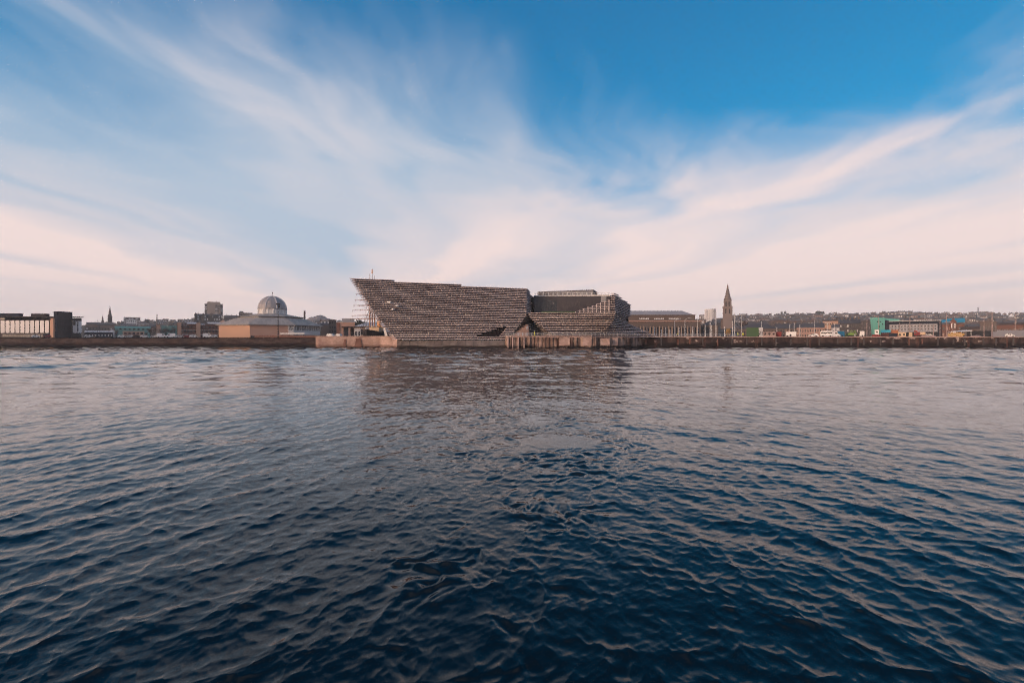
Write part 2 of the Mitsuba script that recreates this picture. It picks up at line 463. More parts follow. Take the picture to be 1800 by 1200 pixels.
museum = thing('museum', 'large museum of two hull-shaped blocks clad in long rows of pale grey cast planks', 'museum')
wall = MB()
loft(wall, LEFT, list(np.linspace(2.5, 20.4, 40)))
for t1, zz in ((1.0, 20.45), (0.60, 21.0), (0.215, 21.55)):       # the parapet steps down to the right
    p = ring_at(LEFT, zz)
    a, b = p[0], p[0] + (p[1] - p[0]) * t1
    wall.prism([a + (0.3, 0.05), b + (-0.1, 0.05), b + (-0.1, 0.8), a + (0.5, 0.8)], 20.3, zz + 0.1)
wall.prism(offset_ring(ring_at(LEFT, 20.4), -0.4), 20.39, 20.55)
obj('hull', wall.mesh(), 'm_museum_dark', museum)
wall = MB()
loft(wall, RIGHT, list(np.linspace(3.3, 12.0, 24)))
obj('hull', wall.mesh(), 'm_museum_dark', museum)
planks.sort(key=lambda w: -w[0])
for _, c, m in planks[:300]:
    obj('slat', MB().hexa(c).mesh(), m, museum)
for i, mt in enumerate(SLAT):
    rest = MB()
    for _, c, m in planks[300:]:
        if m == mt:
            rest.hexa(c)
    k = obj('slat_cladding', rest.mesh(), mt, museum)
    labels[k] = {'kind': 'stuff'}
matt('m_roof_plant', (0.12, 0.10, 0.105))
# upper storey behind the terrace
box = MB()
y0 = 167.0
xl, xr = X(939, y0), X(1078, y0) - 1.2
box.prism([(xl, y0), (xr, y0), (44.6, 183), (7.5, 183)], 12.0, [18.75, 19.1, 17.2, 18.75])
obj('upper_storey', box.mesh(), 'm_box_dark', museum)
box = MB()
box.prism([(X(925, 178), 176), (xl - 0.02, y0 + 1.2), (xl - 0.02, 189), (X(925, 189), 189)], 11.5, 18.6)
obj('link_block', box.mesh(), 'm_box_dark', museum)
flank = MB()                                  # solid flank behind the upper right side planks
p0, p1 = ring_at(RIGHT, 12.2), ring_at(RIGHT, 18.3)
flank.prism([p0[1] + (0, 0.8), p0[2], p0[3], (45, 187), (xr + 0.3, 169.5)], 12.0, [18.3, 16.8, 16.8, 16.9, 18.2], [p1[1] + (0, 0.8), p1[2], p1[3], (45, 187), (xr + 0.3, 169.5)])
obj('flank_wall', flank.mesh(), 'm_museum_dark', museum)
for px in (957, 966, 975):
    g = MB().box(X(px, y0) - 0.75, X(px, y0) + 0.75, y0 - 0.09, y0 - 0.02, 12.6, 17.2)
    obj('window', g.mesh(), 'm_glass_dark', museum)
g = MB().box(X(1061, y0) - 1.0, X(1061, y0) + 1.0, y0 - 0.1, y0 - 0.02, 16.4, 18.9)
obj('window', g.mesh(), 'm_grey', museum)
rail = MB()
for i in range(22):
    x = xl + 0.4 + (xr - xl - 0.8) * i / 21
    zt = 18.75 + 0.35 * i / 21
    rail.bar((x, y0 + 0.4, zt - 0.05), (x, y0 + 0.4, zt + 0.95), 0.05)
rail.bar((xl, y0 + 0.4, 19.72), (xr, y0 + 0.4, 20.07), 0.06)
obj('roof_railing', rail.mesh(), 'm_offwhite', museum)
obj('roof_edge', MB().prism([(xl - 0.1, y0 - 0.15), (xr, y0 - 0.15), (xr, y0 + 0.3), (xl - 0.1, y0 + 0.3)], 18.7, [18.95, 19.3, 19.3, 18.95]).mesh(), 'm_offwhite', museum)
plant = obj('roof_plant_room', MB().prism([(X(945, 176), 176), (X(1043, 176), 176), (X(1050, 183), 183), (X(947, 183), 183)], 18.0, [21.3, 22.1, 21.9, 21.3]).mesh(), 'm_roof_plant', museum)
lou = MB()
for i in range(7):
    zz = 19.5 + i * 0.27
    lou.prism([(X(945, 176), 175.85), (X(1043, 176), 175.85), (X(1043, 176), 175.98), (X(945, 176), 175.98)], zz, [zz + 0.1, zz + 0.12 + 0.06 * i, zz + 0.12 + 0.06 * i, zz + 0.1])
labels[obj('louvre', lou.mesh(), 'm_grey', plant)] = {'kind': 'stuff'}
for i in range(12):
    x = X(947, 172) + (X(1040, 172) - X(947, 172)) * i / 11
    obj('roof_post', MB().box(x - 0.09, x + 0.09, 171.9, 172.1, 18.9, 20.6).mesh(), 'm_white', museum)
# lattice uprights beside the right corner, terrace balustrade
for i in range(9):
    px = 1013 + 7.2 * i
    p = ring_at(RIGHT, 13)
    t = np.interp(px, [931, 1079], [0, 1])
    b = p[0] + (p[1] - p[0]) * t
    zt = 12.3 + 4.0 * max(0, (px - 1011)) / 58
    obj('lattice_post', MB().box(b[0] - 0.10, b[0] + 0.10, b[1] - 0.35, b[1] - 0.12, 12.0, zt).mesh(), 'm_slat_c', museum)
obj('terrace_planting', MB().box(X(952, 161), X(1012, 161), 161.2, 162.6, 12.0, 12.75).mesh(), matt('m_planting', (0.07, 0.10, 0.06)), museum)
# the notch low on the river front: a recessed dark panel is the hull itself; the window slots high up
for px, py, w in ((685.5, 531.5, 4.6), (699, 538, 2.6), (692, 544, 1.8)):
    d = 147.6
    obj('window', MB().box(X(px, d) - w / 5.4 / 1.6, X(px, d) + w / 5.4 / 1.6, d - 1.6, d + 1.5, Z(py, d) - 0.22, Z(py, d) + 0.22).mesh(), 'm_white', museum)
pl = MB().prism([pt(698, 153.5), pt(893, 156.8), pt(897, 172), pt(740, 186)], -2.0, 2.45)
obj('plinth', pl.mesh(), 'm_plinth', museum)
for i in range(14):
    t = (i + 0.5) / 14
    b = np.array(pt(698, 153.5)) * (1 - t) + np.array(pt(893, 156.8)) * t
    obj('plinth_rib', MB().box(b[0] - 0.16, b[0] + 0.16, b[1] - 0.18, b[1] + 0.2, -1, 2.3).mesh(), 'm_plinth', museum)
# ------------------------------------------------------------------ quays, land and hills
Q = [pt(889, 156), pt(893, 151.5), pt(1040, 151), pt(1100, 160), pt(1128, 170), pt(1300, 174), pt(1900, 176)]   # the quay edge east of the museum


def walling(m, line, z0, z1, rib=None, depth=0.4, lean=0.0):
    """A wall face along a plan line; rib = (pitch, relief) makes sheet piling."""
    pts = []
    for a, b in zip(line[:-1], line[1:]):
        a, b = np.array(a, float), np.array(b, float)
        L = np.linalg.norm(b - a)
        t, nrm = (b - a) / L, np.array([(b - a)[1], -(b - a)[0]]) / L
        if rib:
            n = int(L / rib[0])
            for i in range(n):
                s = L / n
                for f, o in ((0.0, 0), (0.32, 0), (0.5, rib[1]), (0.82, rib[1])):
                    pts.append(a + t * s * (i + f) + nrm * o)
        else:
            pts.append(a)
    pts.append(np.array(line[-1], float))
    p = np.array(pts)
    n = len(p)
    back = p + np.array([0, 3.0])
    foot = p - np.array([0, lean])
    v = np.vstack([np.c_[foot, np.full(n, z0)], np.c_[p, np.full(n, z1)], np.c_[back, np.full(n, z1)], np.c_[back, np.full(n, z0)]])
    i = np.arange(n - 1)
    f = [np.c_[i, i + 1, i + 1 + n, i + n], np.c_[i + n, i + 1 + n, i + 1 + 2 * n, i + 2 * n], np.c_[i + 2 * n, i + 1 + 2 * n, i + 1 + 3 * n, i + 3 * n]]
    return m.add(v, np.vstack(f))


k = solo('quay_wall', walling(MB(), Q[:5], -2, GROUND - 0.35, (1.25, 0.32)).mesh(), 'm_sheet', 'rust-streaked sheet pile quay wall below the right half of the museum', 'wall')
labels[obj('coping', walling(MB(), [(x, y - 0.35) for x, y in Q[:5]], GROUND - 0.35, GROUND + 0.02).mesh(), 'm_coping', k)] = {}
for px0, px1, d, zt in ((983, 1001.5, 151.0, 3.3), (1024, 1040, 151.0, 3.45), (1055, 1072, 153.2, 3.2), (1077, 1086, 156.2, 3.3)):
    obj('panel', MB().prism([pt(px0, d - 0.55), pt(px1, d - 0.45), pt(px1, d + 1), pt(px0, d + 1)], 0.7, zt).mesh(), 'm_dock_stone', k)
for px in (893, 901, 911, 921, 930, 1005, 1012, 1046, 1092, 1104, 1113):
    d = np.interp(px, [893, 1040, 1100, 1128], [151.5, 151, 160, 170])
    obj('fender_pile', MB().box(X(px, d) - 0.2, X(px, d) + 0.2, d - 0.85, d - 0.3, -1, 3.5).mesh(), 'm_coping' if px < 925 else 'm_sheet', k)
k = solo('quay_wall', walling(MB(), Q[4:], -2, GROUND - 0.3).mesh(), 'm_quay_stone', 'long dark stained stone quay wall running to the right edge', 'wall')
line = [(x, y - 0.3) for x, y in Q[4:]]
cop = thing
n = 0
for a, b in zip(line[:-1], line[1:]):
    a, b = np.array(a), np.array(b)
    L = np.linalg.norm(b - a)
    m = max(1, int(L / 3.2))
    for i in range(m):
        p, q = a + (b - a) * i / m, a + (b - a) * (i + 0.985) / m
        if p[0] / p[1] > 1.19:
            continue
        h = GROUND + 0.02 + rng.uniform(-0.03, 0.03)
        obj('coping_stone', MB().hexa([(*p, GROUND - 0.3), (*q, GROUND - 0.3), (q[0], q[1] + 1.6, GROUND - 0.3), (p[0], p[1] + 1.6, GROUND - 0.3), (*p, h), (*q, h), (q[0], q[1] + 1.6, h), (p[0], p[1] + 1.6, h)]).mesh(), 'm_coping', k)
DK = [pt(555, 178), pt(560, 174), pt(668, 174), pt(690, 171), pt(699, 163), pt(703, 158)]
k = solo('dock_wall', walling(MB(), DK, -2, GROUND - 0.05).mesh(), 'm_dock_stone', 'pinkish ashlar dock wall in front of the old sailing ship', 'wall')
for row in range(5):
    z0 = 0.15 + row * 0.73
    for i in range(9):
        px0 = 561.5 + (i + 0.5 * (row % 2)) * 11.9
        if 617 < px0 + 11 and px0 < 638 or px0 > 661:
            continue
        obj('stone', MB().box(X(px0 + 0.25, 174), X(px0 + 11.6, 174), 173.94 - rng.uniform(0, 0.05), 174.3, z0 + 0.03, z0 + 0.71).mesh(), 'm_dock_stone', k)
obj('coping', walling(MB(), [(x, y - 0.25) for x, y in DK], GROUND - 0.05, GROUND + 0.25).mesh(), 'm_dock_stone', k)
matt('m_rust', (0.13, 0.058, 0.042), 0.8)
gate = MB().prism([pt(622.5, 173.6), pt(636.5, 173.6), pt(636.5, 174.5), pt(622.5, 174.5)], -1, 3.2, [pt(625.5, 173.6), pt(634, 173.6), pt(634, 174.5), pt(625.5, 174.5)])
solo('dock_gate', gate.mesh(), 'm_rust', 'rust brown tapered steel gate set in the pinkish dock wall', 'gate')
gate = MB().prism([pt(602, 173.7), pt(608, 173.7), pt(608, 174.5), pt(602, 174.5)], -1, 2.9, [pt(605, 173.7), pt(608.5, 173.7), pt(608.5, 174.5), pt(605, 174.5)])
solo('dock_buttress', gate.mesh(), 'm_rust', 'narrow rusty buttress on the dock wall left of the gate', 'buttress')
# left embankment: dark stone foot, brown slope
L0, L1 = pt(-200, 216), pt(556, 205)
foot = MB()
n = 160
vs = []
for i in range(n + 1):
    t = i / n
    x, y = L0[0] * (1 - t) + L1[0] * t, L0[1] * (1 - t) + L1[1] * t
    for dy, zz in ((-1.2, -1.5), (0, 1.15), (0.5, 1.35), (3.2, 2.4), (5.6, 3.45), (7.5, 3.62)):
        w = meshkit.fbm(np.array([x * 0.33, dy * 0.9, zz]), 3, 4) - 0.5
        vs.append((x + 0.3 * w, y + dy + 0.6 * w, zz + 0.5 * w))
vs = np.array(vs).reshape(n + 1, 6, 3)


def strip(a, b):
    m = b - a
    v = vs[:, a:b].reshape(-1, 3)
    i, j = np.meshgrid(np.arange(n), np.arange(m - 1), indexing='ij')
    q = (i * m + j).ravel()
    return v, np.c_[q, q + m, q + m + 1, q + 1]


structure('rock_foot', MB().add(*strip(0, 3)).mesh(), 'm_bank_foot', 'dark wet stone foot of the left embankment')
structure('embankment', MB().add(*strip(2, 6)).mesh(), 'm_bank', 'brown grassy embankment along the left shore', smooth=True)
tex('m_ground', stains((0.20, 0.17, 0.15), (0.11, 0.09, 0.08), 14.0, 9.0, 0.3, 0.7, 0.15))
shore = [(-2600, 221), (L0[0], 221.5), (L1[0], 211.5), pt(556, 178.5), pt(563, 175), pt(668, 175), pt(692, 172), pt(706, 186), pt(740, 186.5), pt(886, 186.5), pt(889, 157.0)] + [(x, y + 1.2) for x, y in Q[1:]] + [(2600, 178)]


def flat(poly, z):
    import shapely
    v, f = trimesh.creation.triangulate_polygon(shapely.Polygon(poly), engine='earcut')
    return np.c_[v, np.full(len(v), z)], f


structure('quay_ground', MB().add(*flat(shore + [(2600, 420), (-2600, 420)], GROUND - 0.06)).mesh(), 'm_ground', 'paved quayside ground behind the walls')

RIDGE = [(-400, 574), (0, 574), (130, 572), (165, 571), (200, 570.5), (235, 566), (320, 564), (390, 560), (430, 561), (520, 564), (600, 567), (700, 566), (1100, 564), (1240, 561), (1290, 557), (1345, 556), (1420, 554), (1500, 554),
         (1540, 552), (1600, 551), (1640, 553), (1700, 553), (1760, 554), (1800, 555), (2100, 556)]


def terrain(x, y):
    """Height of the town's hill: it climbs from the flat quayside to the ridge."""
    px = 900 + 800 * np.asarray(x, float) / np.asarray(y, float)
    top = EYE + (599 - np.interp(px, [a for a, _ in RIDGE], [b for _, b in RIDGE])) / 800 * 1500
    t = np.clip((np.asarray(y, float) - 330) / 1170, 0, 1)
    t = np.minimum(t, 1)
    bump = meshkit.fbm(np.stack([np.asarray(x, float) * 0.006, np.asarray(y, float) * 0.006, 0 * np.asarray(x, float)], -1), 3, 41) - 0.5
    return GROUND - 0.1 + (top - GROUND) * (0.75 * t + 0.25 * t * t * (3 - 2 * t)) + bump * 10 * np.clip(t * 4, 0, 1) * np.clip((1.0 - t) * 5, 0.1, 1)


rr = np.linspace(333, 1640, 80)
pp = np.linspace(-420, 2150, 240)
R, A = np.meshgrid(rr, pp, indexing='ij')
hx, hy = X(A, R), R
hz = terrain(hx, hy)
hz = np.where(R > 1500, hz - (R - 1500) * 0.03, hz)
i, j = np.meshgrid(np.arange(len(rr) - 1), np.arange(len(pp) - 1), indexing='ij')
q = (i * len(pp) + j).ravel()


def wood(p, n, uv):
    a = mikit.fbm(p.x / 60.0, p.y / 60.0, 0.0, 4)
    b = mikit.fbm(p.x / 9.0, p.y / 9.0, 2.0, 3)
    return mikit.mix((0.050, 0.046, 0.044), (0.105, 0.085, 0.072), mikit.smoothstep(0.35, 0.65, 0.5 * a + 0.5 * b))


tex('m_hill', wood)
structure('hillside', MB().add(np.c_[hx.ravel(), hy.ravel(), hz.ravel()], np.c_[q, q + 1, q + len(pp) + 1, q + len(pp)]).mesh(), 'm_hill', 'brown wooded hillside carrying the town', smooth=True)
# the far hill between the domed hall and the museum
xs = np.linspace(520, 640, 60)
prof = [(520, 569), (535, 562), (545, 557), (553, 554), (560, 552.5), (567, 553.5), (575, 557), (583, 561), (592, 565), (605, 567), (640, 569)]
yy = np.linspace(1430, 1720, 14)
A, R = np.meshgrid(xs, yy)
top = EYE + (599 - np.interp(A, [a for a, _ in prof], [b for _, b in prof])) / 800 * 1600
f = np.clip(1 - np.abs(R - 1600) / 175, 0, 1)
px_n = meshkit.fbm(np.stack([A * 0.4, R * 0.008, 0 * A], -1), 3, 9) - 0.5
H = top * f ** 0.5 + px_n * 9 * f
i, j = np.meshgrid(np.arange(13), np.arange(59), indexing='ij')
q = (i * 60 + j).ravel()
matt('m_far_hill', (0.135, 0.115, 0.125))
structure('hill', MB().add(np.c_[X(A, R).ravel(), R.ravel(), H.ravel()], np.c_[q, q + 1, q + 61, q + 60]).mesh(), 'm_far_hill', 'far wooded hill behind the domed hall', smooth=True)
# ------------------------------------------------------------------ colours of the town
for name, rgb in {'m_white_wall': (0.66, 0.62, 0.60), 'm_brick_orange': (0.46, 0.285, 0.205), 'm_brick_red': (0.17, 0.085, 0.065), 'm_brick_pink': (0.40, 0.25, 0.20), 'm_sand': (0.34, 0.25, 0.20), 'm_stone_grey': (0.17, 0.145, 0.14),
                  'm_stone_brown': (0.14, 0.105, 0.09), 'm_roof_grey': (0.11, 0.10, 0.105), 'm_roof_pale': (0.48, 0.45, 0.46), 'm_roof_brown': (0.12, 0.08, 0.065), 'm_teal': (0.14, 0.27, 0.25), 'm_teal_bright': (0.13, 0.36, 0.31),
                  'm_blue_roof': (0.05, 0.30, 0.42), 'm_navy': (0.028, 0.032, 0.045), 'm_blue': (0.03, 0.14, 0.25), 'm_red': (0.24, 0.052, 0.05), 'm_orange': (0.38, 0.155, 0.085), 'm_cream': (0.58, 0.42, 0.28), 'm_green': (0.17, 0.28, 0.07),
                  'm_green_shed': (0.075, 0.125, 0.06), 'm_hivis': (0.62, 0.60, 0.06), 'm_yellow': (0.46, 0.27, 0.09), 'm_panel_grey': (0.30, 0.285, 0.30), 'm_maroon': (0.10, 0.05, 0.045), 'm_stone_dark': (0.075, 0.065, 0.065), 'm_skin': (0.40, 0.24, 0.17)}.items():
    matt(name, rgb)
scene['m_pane'] = {'type': 'twosided', 'b': {'type': 'principled', 'base_color': {'type': 'rgb', 'value': [0.02, 0.02, 0.026]}, 'roughness': 0.3, 'specular': 0.3}}
matt('m_pane_pale', (0.50, 0.48, 0.48), 0.2)
matt('m_lead', (0.24, 0.22, 0.225), 0.5)
matt('m_lead_dark', (0.17, 0.16, 0.165), 0.45)
matt('m_mast', (0.20, 0.085, 0.05), 0.5)
matt('m_funnel', (0.60, 0.26, 0.09), 0.5)
scene['m_lit_window'] = {'type': 'diffuse', 'reflectance': {'type': 'rgb', 'value': [0.6, 0.5, 0.4]}}


def base_at(x, y):
    return GROUND - 0.1 if y < 340 else float(terrain(x, y))


def panes(parent, x0, x1, z0, z1, y, nc, nr, fw=0.55, fh=0.55, mat='m_pane', proud=0.05, sill=False, skip=0.0):
    """A grid of windows on a front that faces the river; each window is a part."""
    for r in range(nr):
        for c in range(nc):
            if skip and rng.random() < skip:
                continue
            cx, cz = x0 + (c + 0.5) * (x1 - x0) / nc, z0 + (r + 0.5) * (z1 - z0) / nr
            w, h = fw * (x1 - x0) / nc / 2, fh * (z1 - z0) / nr / 2
            m = MB().box(cx - w, cx + w, y - proud, y + 0.1, cz - h, cz + h)
            k = obj('window', m.mesh(), mat if not isinstance(mat, tuple) else rng.choice(mat), parent)
            if sill:
                obj('sill', MB().box(cx - w - 0.1, cx + w + 0.1, y - proud - 0.12, y + 0.05, cz - h - 0.2, cz - h - 0.02).mesh(), 'm_offwhite', k)


def house(name, label, cat, px0, px1, ptop, d, dep=10.0, wall='m_stone_grey', roof='m_roof_grey', kind='gable', rise=2.5, along='x', pbase=None, win=None, wmat='m_pane', chim=0, group=None, fw=0.5, fh=0.5, parapet=0.4, stack='m_stone_brown'):
    """A building seen from the river: px0..px1 across, ptop the top of its roof, at distance d."""
    own = FRAME is None
    if own:
        turn_to_bay((px0 + px1) / 2, d)
    x0, x1 = X(px0, d), X(px1, d)
    t = thing(name, label, cat, group)
    zt = Z(ptop, d)
    zb = min(base_at((x0 + x1) / 2, d), Z(pbase, d) if pbase else 1e9) - (0.6 if d < 340 else 2.0)
    zw = zt - (rise if kind != 'flat' else parapet)
    obj('wall', MB().box(x0, x1, d, d + dep, zb, zw).mesh(), wall, t)
    r = MB()
    if kind == 'gable':
        r.gable(x0, x1, d, d + dep, zw - 0.02, zt, along)
    elif kind == 'hip':
        r.hip(x0, x1, d, d + dep, zw - 0.02, zt, dep * 0.45)
    else:
        r.box(x0 - 0.12, x1 + 0.12, d - 0.12, d + dep + 0.1, zw - 0.02, zt)
    rk = obj('roof', r.mesh(), roof, t)
    for i in range(chim):
        cx = x0 + (x1 - x0) * ((i + 0.5) / chim if chim > 2 else (0.06, 0.94)[i % 2])
        cy = d + dep * 0.5
        obj('chimney', MB().box(cx - 0.55, cx + 0.55, cy - 0.9, cy + 0.9, zt - 1.2, zt + 1.3).box(cx - 0.2, cx + 0.2, cy - 0.6, cy - 0.2, zt + 1.3, zt + 1.8).box(cx - 0.2, cx + 0.2, cy + 0.2, cy + 0.6, zt + 1.3, zt + 1.8).mesh(), stack, rk)
    if win:
        z0 = max(zb, base_at((x0 + x1) / 2, d)) + 0.4
        panes(t, x0, x1, win[2] if len(win) > 2 else z0, win[3] if len(win) > 3 else zw - 0.3, d, win[0], win[1], fw, fh, wmat)
    if own:
        turn_to_bay()
    return t


# ------------------------------------------------------------------ left shore, from the frame's edge to the museum
d = 236.0
t = thing('riverside_hotel', 'long low block with white wall panels and a black glazed tower', 'hotel')
G = GROUND - 0.1
zr = Z(556.2, d)
obj('wall', MB().box(X(-40, d), X(92, d), d, d + 3.6, G - 0.6, Z(561.5, d)).mesh(), 'm_stone_dark', t)
obj('roof', MB().box(X(-40, d), X(93, d), d - 1.4, d + 5, zr - 0.55, zr).mesh(), 'm_dark', t)
obj('top_storey', MB().box(X(-40, d), X(91, d), d + 0.8, d + 4, Z(562, d), zr - 0.5).mesh(), 'm_pane', t)
for i in range(11):
    a, b = 2.6 + i * 8.62 + (1.2 if i == 10 else 0), 2.6 + (i + 1) * 8.62 - (2.2 if i == 10 else 1.4)
    p = obj('panel', MB().box(X(a, d), X(b, d), d - 0.35, d + 0.1, Z(585, d), Z(563.2, d)).mesh(), 'm_white_wall', t)
    obj('mullion', MB().box(X(b + 0.3, d), X(b + 0.9, d), d - 0.5, d + 0.9, Z(585, d), Z(557.5, d)).mesh(), 'm_dark', t)
panes(t, X(4, d), X(76, d), G + 0.4, Z(587, d), d, 16, 1, 0.6, 0.8)
obj('entrance', MB().box(X(76, d), X(92, d), d - 0.2, d + 0.2, G, Z(586, d)).mesh(), 'm_navy', t)
obj('brick_pier', MB().box(X(92, d), X(96.5, d), d - 1.2, d + 0.6, G - 0.6, Z(562, d)).mesh(), 'm_brick_orange', t)
obj('brick_pier', MB().box(X(97.5, d), X(102, d), d - 2.4, d - 0.4, G - 0.6, Z(559.5, d)).mesh(), 'm_brick_orange', t)
tw = obj('tower', MB().box(X(90.5, d), X(105, d), d + 1.2, d + 6.8, Z(562, d), Z(547, d)).box(X(102, d), X(106, d), d - 1.5, d + 6, G - 0.6, Z(547.6, d)).mesh(), 'm_navy', t)
for i in range(4):
    for j in range(4):
        y_, zc = d - 1.0 + i * 1.72, 549.5 + j * 10.5
        xx = X(106, d)
        obj('pane', MB().box(xx - 0.02, xx + 0.06, y_, y_ + 1.45, Z(zc + 9.3, d), Z(zc, d)).mesh(), 'm_pane', tw)
dw = d + 6.5
wg = obj('side_wing', MB().box(X(124, dw), X(140.5, dw), dw, dw + 1.0, G - 0.6, Z(559, dw)).mesh(), 'm_stone_dark', t)
obj('panel', MB().box(X(129, dw), X(140.2, dw), dw - 0.3, dw + 0.1, Z(585, dw), Z(564.5, dw)).mesh(), 'm_white_wall', wg)
obj('panel', MB().box(X(140.2, dw), X(140.7, dw), dw - 0.3, dw + 0.9, Z(585, dw), Z(564.5, dw)).mesh(), 'm_white_wall', wg)
obj('roof', MB().box(X(126, dw), X(143, dw), dw - 1.2, dw + 1.6, Z(557.8, dw), Z(556.6, dw)).mesh(), 'm_dark', wg)
for a, b, p, q in ((129.8, 134.0, 565, 571.5), (137, 138.6, 565.5, 583)):
    obj('window', MB().box(X(a, dw), X(b, dw), dw - 0.36, dw, Z(q, dw), Z(p, dw)).mesh(), 'm_pane', wg)
rp = obj('rooftop_plant', MB().box(X(51, d), X(77, d), d + 1, d + 3, zr, Z(550.8, d)).mesh(), 'm_dark', t)
obj('upper_roof', MB().prism([(X(-40, d), d + 2), (X(27, d), d + 2), (X(26, d), d + 4), (X(-40, d), d + 4)], Z(555.5, d), Z(550.3, d)).mesh(), 'm_navy', t)
obj('aerial', MB().bar((X(66, d), d + 8, Z(551, d)), (X(66, d), d + 8, Z(545.5, d)), 0.07).box(X(64.5, d), X(67.8, d), d + 7.9, d + 8.1, Z(546.8, d), Z(546.3, d)).mesh(), 'm_steel', t)


def spire_church(name, label, px, ptip, pshoulder, w, d, mat, pinn=True, pbase=None, belt=None):
    """Square tower with an eight-sided spire, broaches and corner pinnacles."""
    turn_to_bay(px, d)
    t = thing(name, label, 'church')
    x, h = X(px, d), w / 2
    zs, zt = Z(pshoulder, d), Z(ptip, d)
    zb = (Z(pbase, d) if pbase else base_at(x, d)) - 3
    obj('tower', MB().box(x - h, x + h, d, d + w, zb, zs).mesh(), mat, t)
    obj('spire', MB().lathe(x, d + h, [(h * 0.98, zs), (h * 0.60, zs + (zt - zs) * 0.36), (h * 0.28, zs + (zt - zs) * 0.70), (0.05, zt)], 8).mesh(), mat, t)
    if pinn:
        for sx in (-1, 1):
            for sy in (-1, 1):
                obj('pinnacle', MB().lathe(x + sx * h * 0.86, d + h + sy * h * 0.86, [(h * 0.15, zs - 0.5), (h * 0.15, zs + h * 0.25), (0.02, zs + h * 0.8)], 6).mesh(), mat, t)
    for i in range(2):
        cx = x + (i - 0.5) * h * 0.8
        obj('belfry_opening', MB().box(cx - h * 0.18, cx + h * 0.18, d - 0.08, d + 0.3, zs - (zs - zb) * 0.28, zs - 1.2).mesh(), 'm_dark', t)
    turn_to_bay()
    return t, x, h, zs, zt, zb


spire_church('spire_church', 'tall dark pointed spire rising behind the low white shed on the left', 193.3, 537, 557.5, 6.2, 620, 'm_stone_dark', True)
spire_church('spire_church', 'short dark spire just left of the tall dark spire', 180.5, 553.5, 566.5, 4.6, 640, 'm_stone_dark', False)
spire_church('spire_church', 'tiny thin spire, smallest of the three on the left ridge', 172.3, 560, 567, 1.8, 650, 'm_stone_dark', False)
d = 600
house('church_hall', 'long dark roofed building at the foot of the left spires', 'house', 152, 204, 566.5, 600, 14, 'm_stone_dark', 'm_slate', 'gable', 2.5, win=(8, 1), fh=0.3)
house('waterfront_shed', 'long navy shed with a white roof right of the black tower', 'shed', 149, 199, 581, 300, 12, 'm_navy', 'm_roof_pale', 'gable', 1.0, win=(9, 1), fw=0.3, fh=0.3, wmat='m_white')
d = 318
turn_to_bay(230, 318)
t = thing('teal_office', 'three storey office with teal roof, orange brick bays and a white end', 'office')
zb, zt = G - 0.6, Z(573, d)
obj('wall', MB().box(X(203, d), X(265, d), d, d + 18, zb, Z(576.5, d)).mesh(), 'm_teal', t)
obj('roof', MB().gable(X(202, d), X(266, d), d, d + 18, Z(576.6, d), zt).mesh(), 'm_teal', t)
obj('brick_bay', MB().box(X(216, d), X(254, d), d - 0.35, d + 0.2, G + 0.2, Z(582, d)).mesh(), 'm_brick_orange', t)
obj('white_end', MB().box(X(195.5, d), X(203.5, d), d + 0.5, d + 17, zb, Z(580.5, d)).mesh(), 'm_white_wall', t)
panes(t, X(208, d), X(264, d), Z(580.3, d), Z(576.3, d), d - 0.02, 7, 1, 0.5, 0.6)
panes(t, X(217, d), X(253, d), G + 0.3, Z(583, d), d - 0.37, 5, 2, 0.62, 0.6, ('m_pane', 'm_maroon'))
turn_to_bay()
house('hill_block', 'pale grey flat roofed block on the skyline above the teal office', 'apartment block', 217.5, 247, 557.5, 900, 16, 'm_stone_grey', 'm_offwhite', 'flat', win=(7, 3), wmat=('m_pane', 'm_pane_pale'))
house('hill_block', 'white wall terrace low on the ridge above the teal office', 'apartment block', 222, 240, 561.5, 860, 10, 'm_white_wall', 'm_roof_grey', 'flat', win=(5, 2))
solo('chimney_stack', MB().bar((X(276, 700), 700, 10), (X(276, 700), 700, Z(552.5, 700)), 0.9, 10, 0.6).mesh(), 'm_stone_grey', 'thin grey chimney on the skyline above the bare trees', 'chimney')
house('pump_house', 'small orange brick tower with a wide brown roof among the bare trees', 'tower', 274.5, 281.5, 568.5, 330, 4, 'm_brick_orange', 'm_roof_brown', 'hip', 0.8)
house('teal_shed', 'wide teal shed half hidden behind the bare trees', 'shed', 284, 312, 572.5, 345, 14, 'm_teal', 'm_teal', 'flat')
turn_to_bay(350, 290)
t = house('brick_flats', 'red brick flats with pale roof sheets and brick stair towers', 'apartment block', 312, 389, 569.2, 290, 16, 'm_brick_red', 'm_maroon', 'flat', win=(14, 3), wmat=('m_pane', 'm_pane', 'm_stone_grey'), fw=0.62, fh=0.4)
d = 290
for a, b, p in ((313, 319.5, 567.5), (345, 352.5, 567.5)):
    obj('stair_tower', MB().box(X(a, d), X(b, d), d - 1.5, d + 6, G - 0.6, Z(p, d)).mesh(), 'm_brick_orange', t)
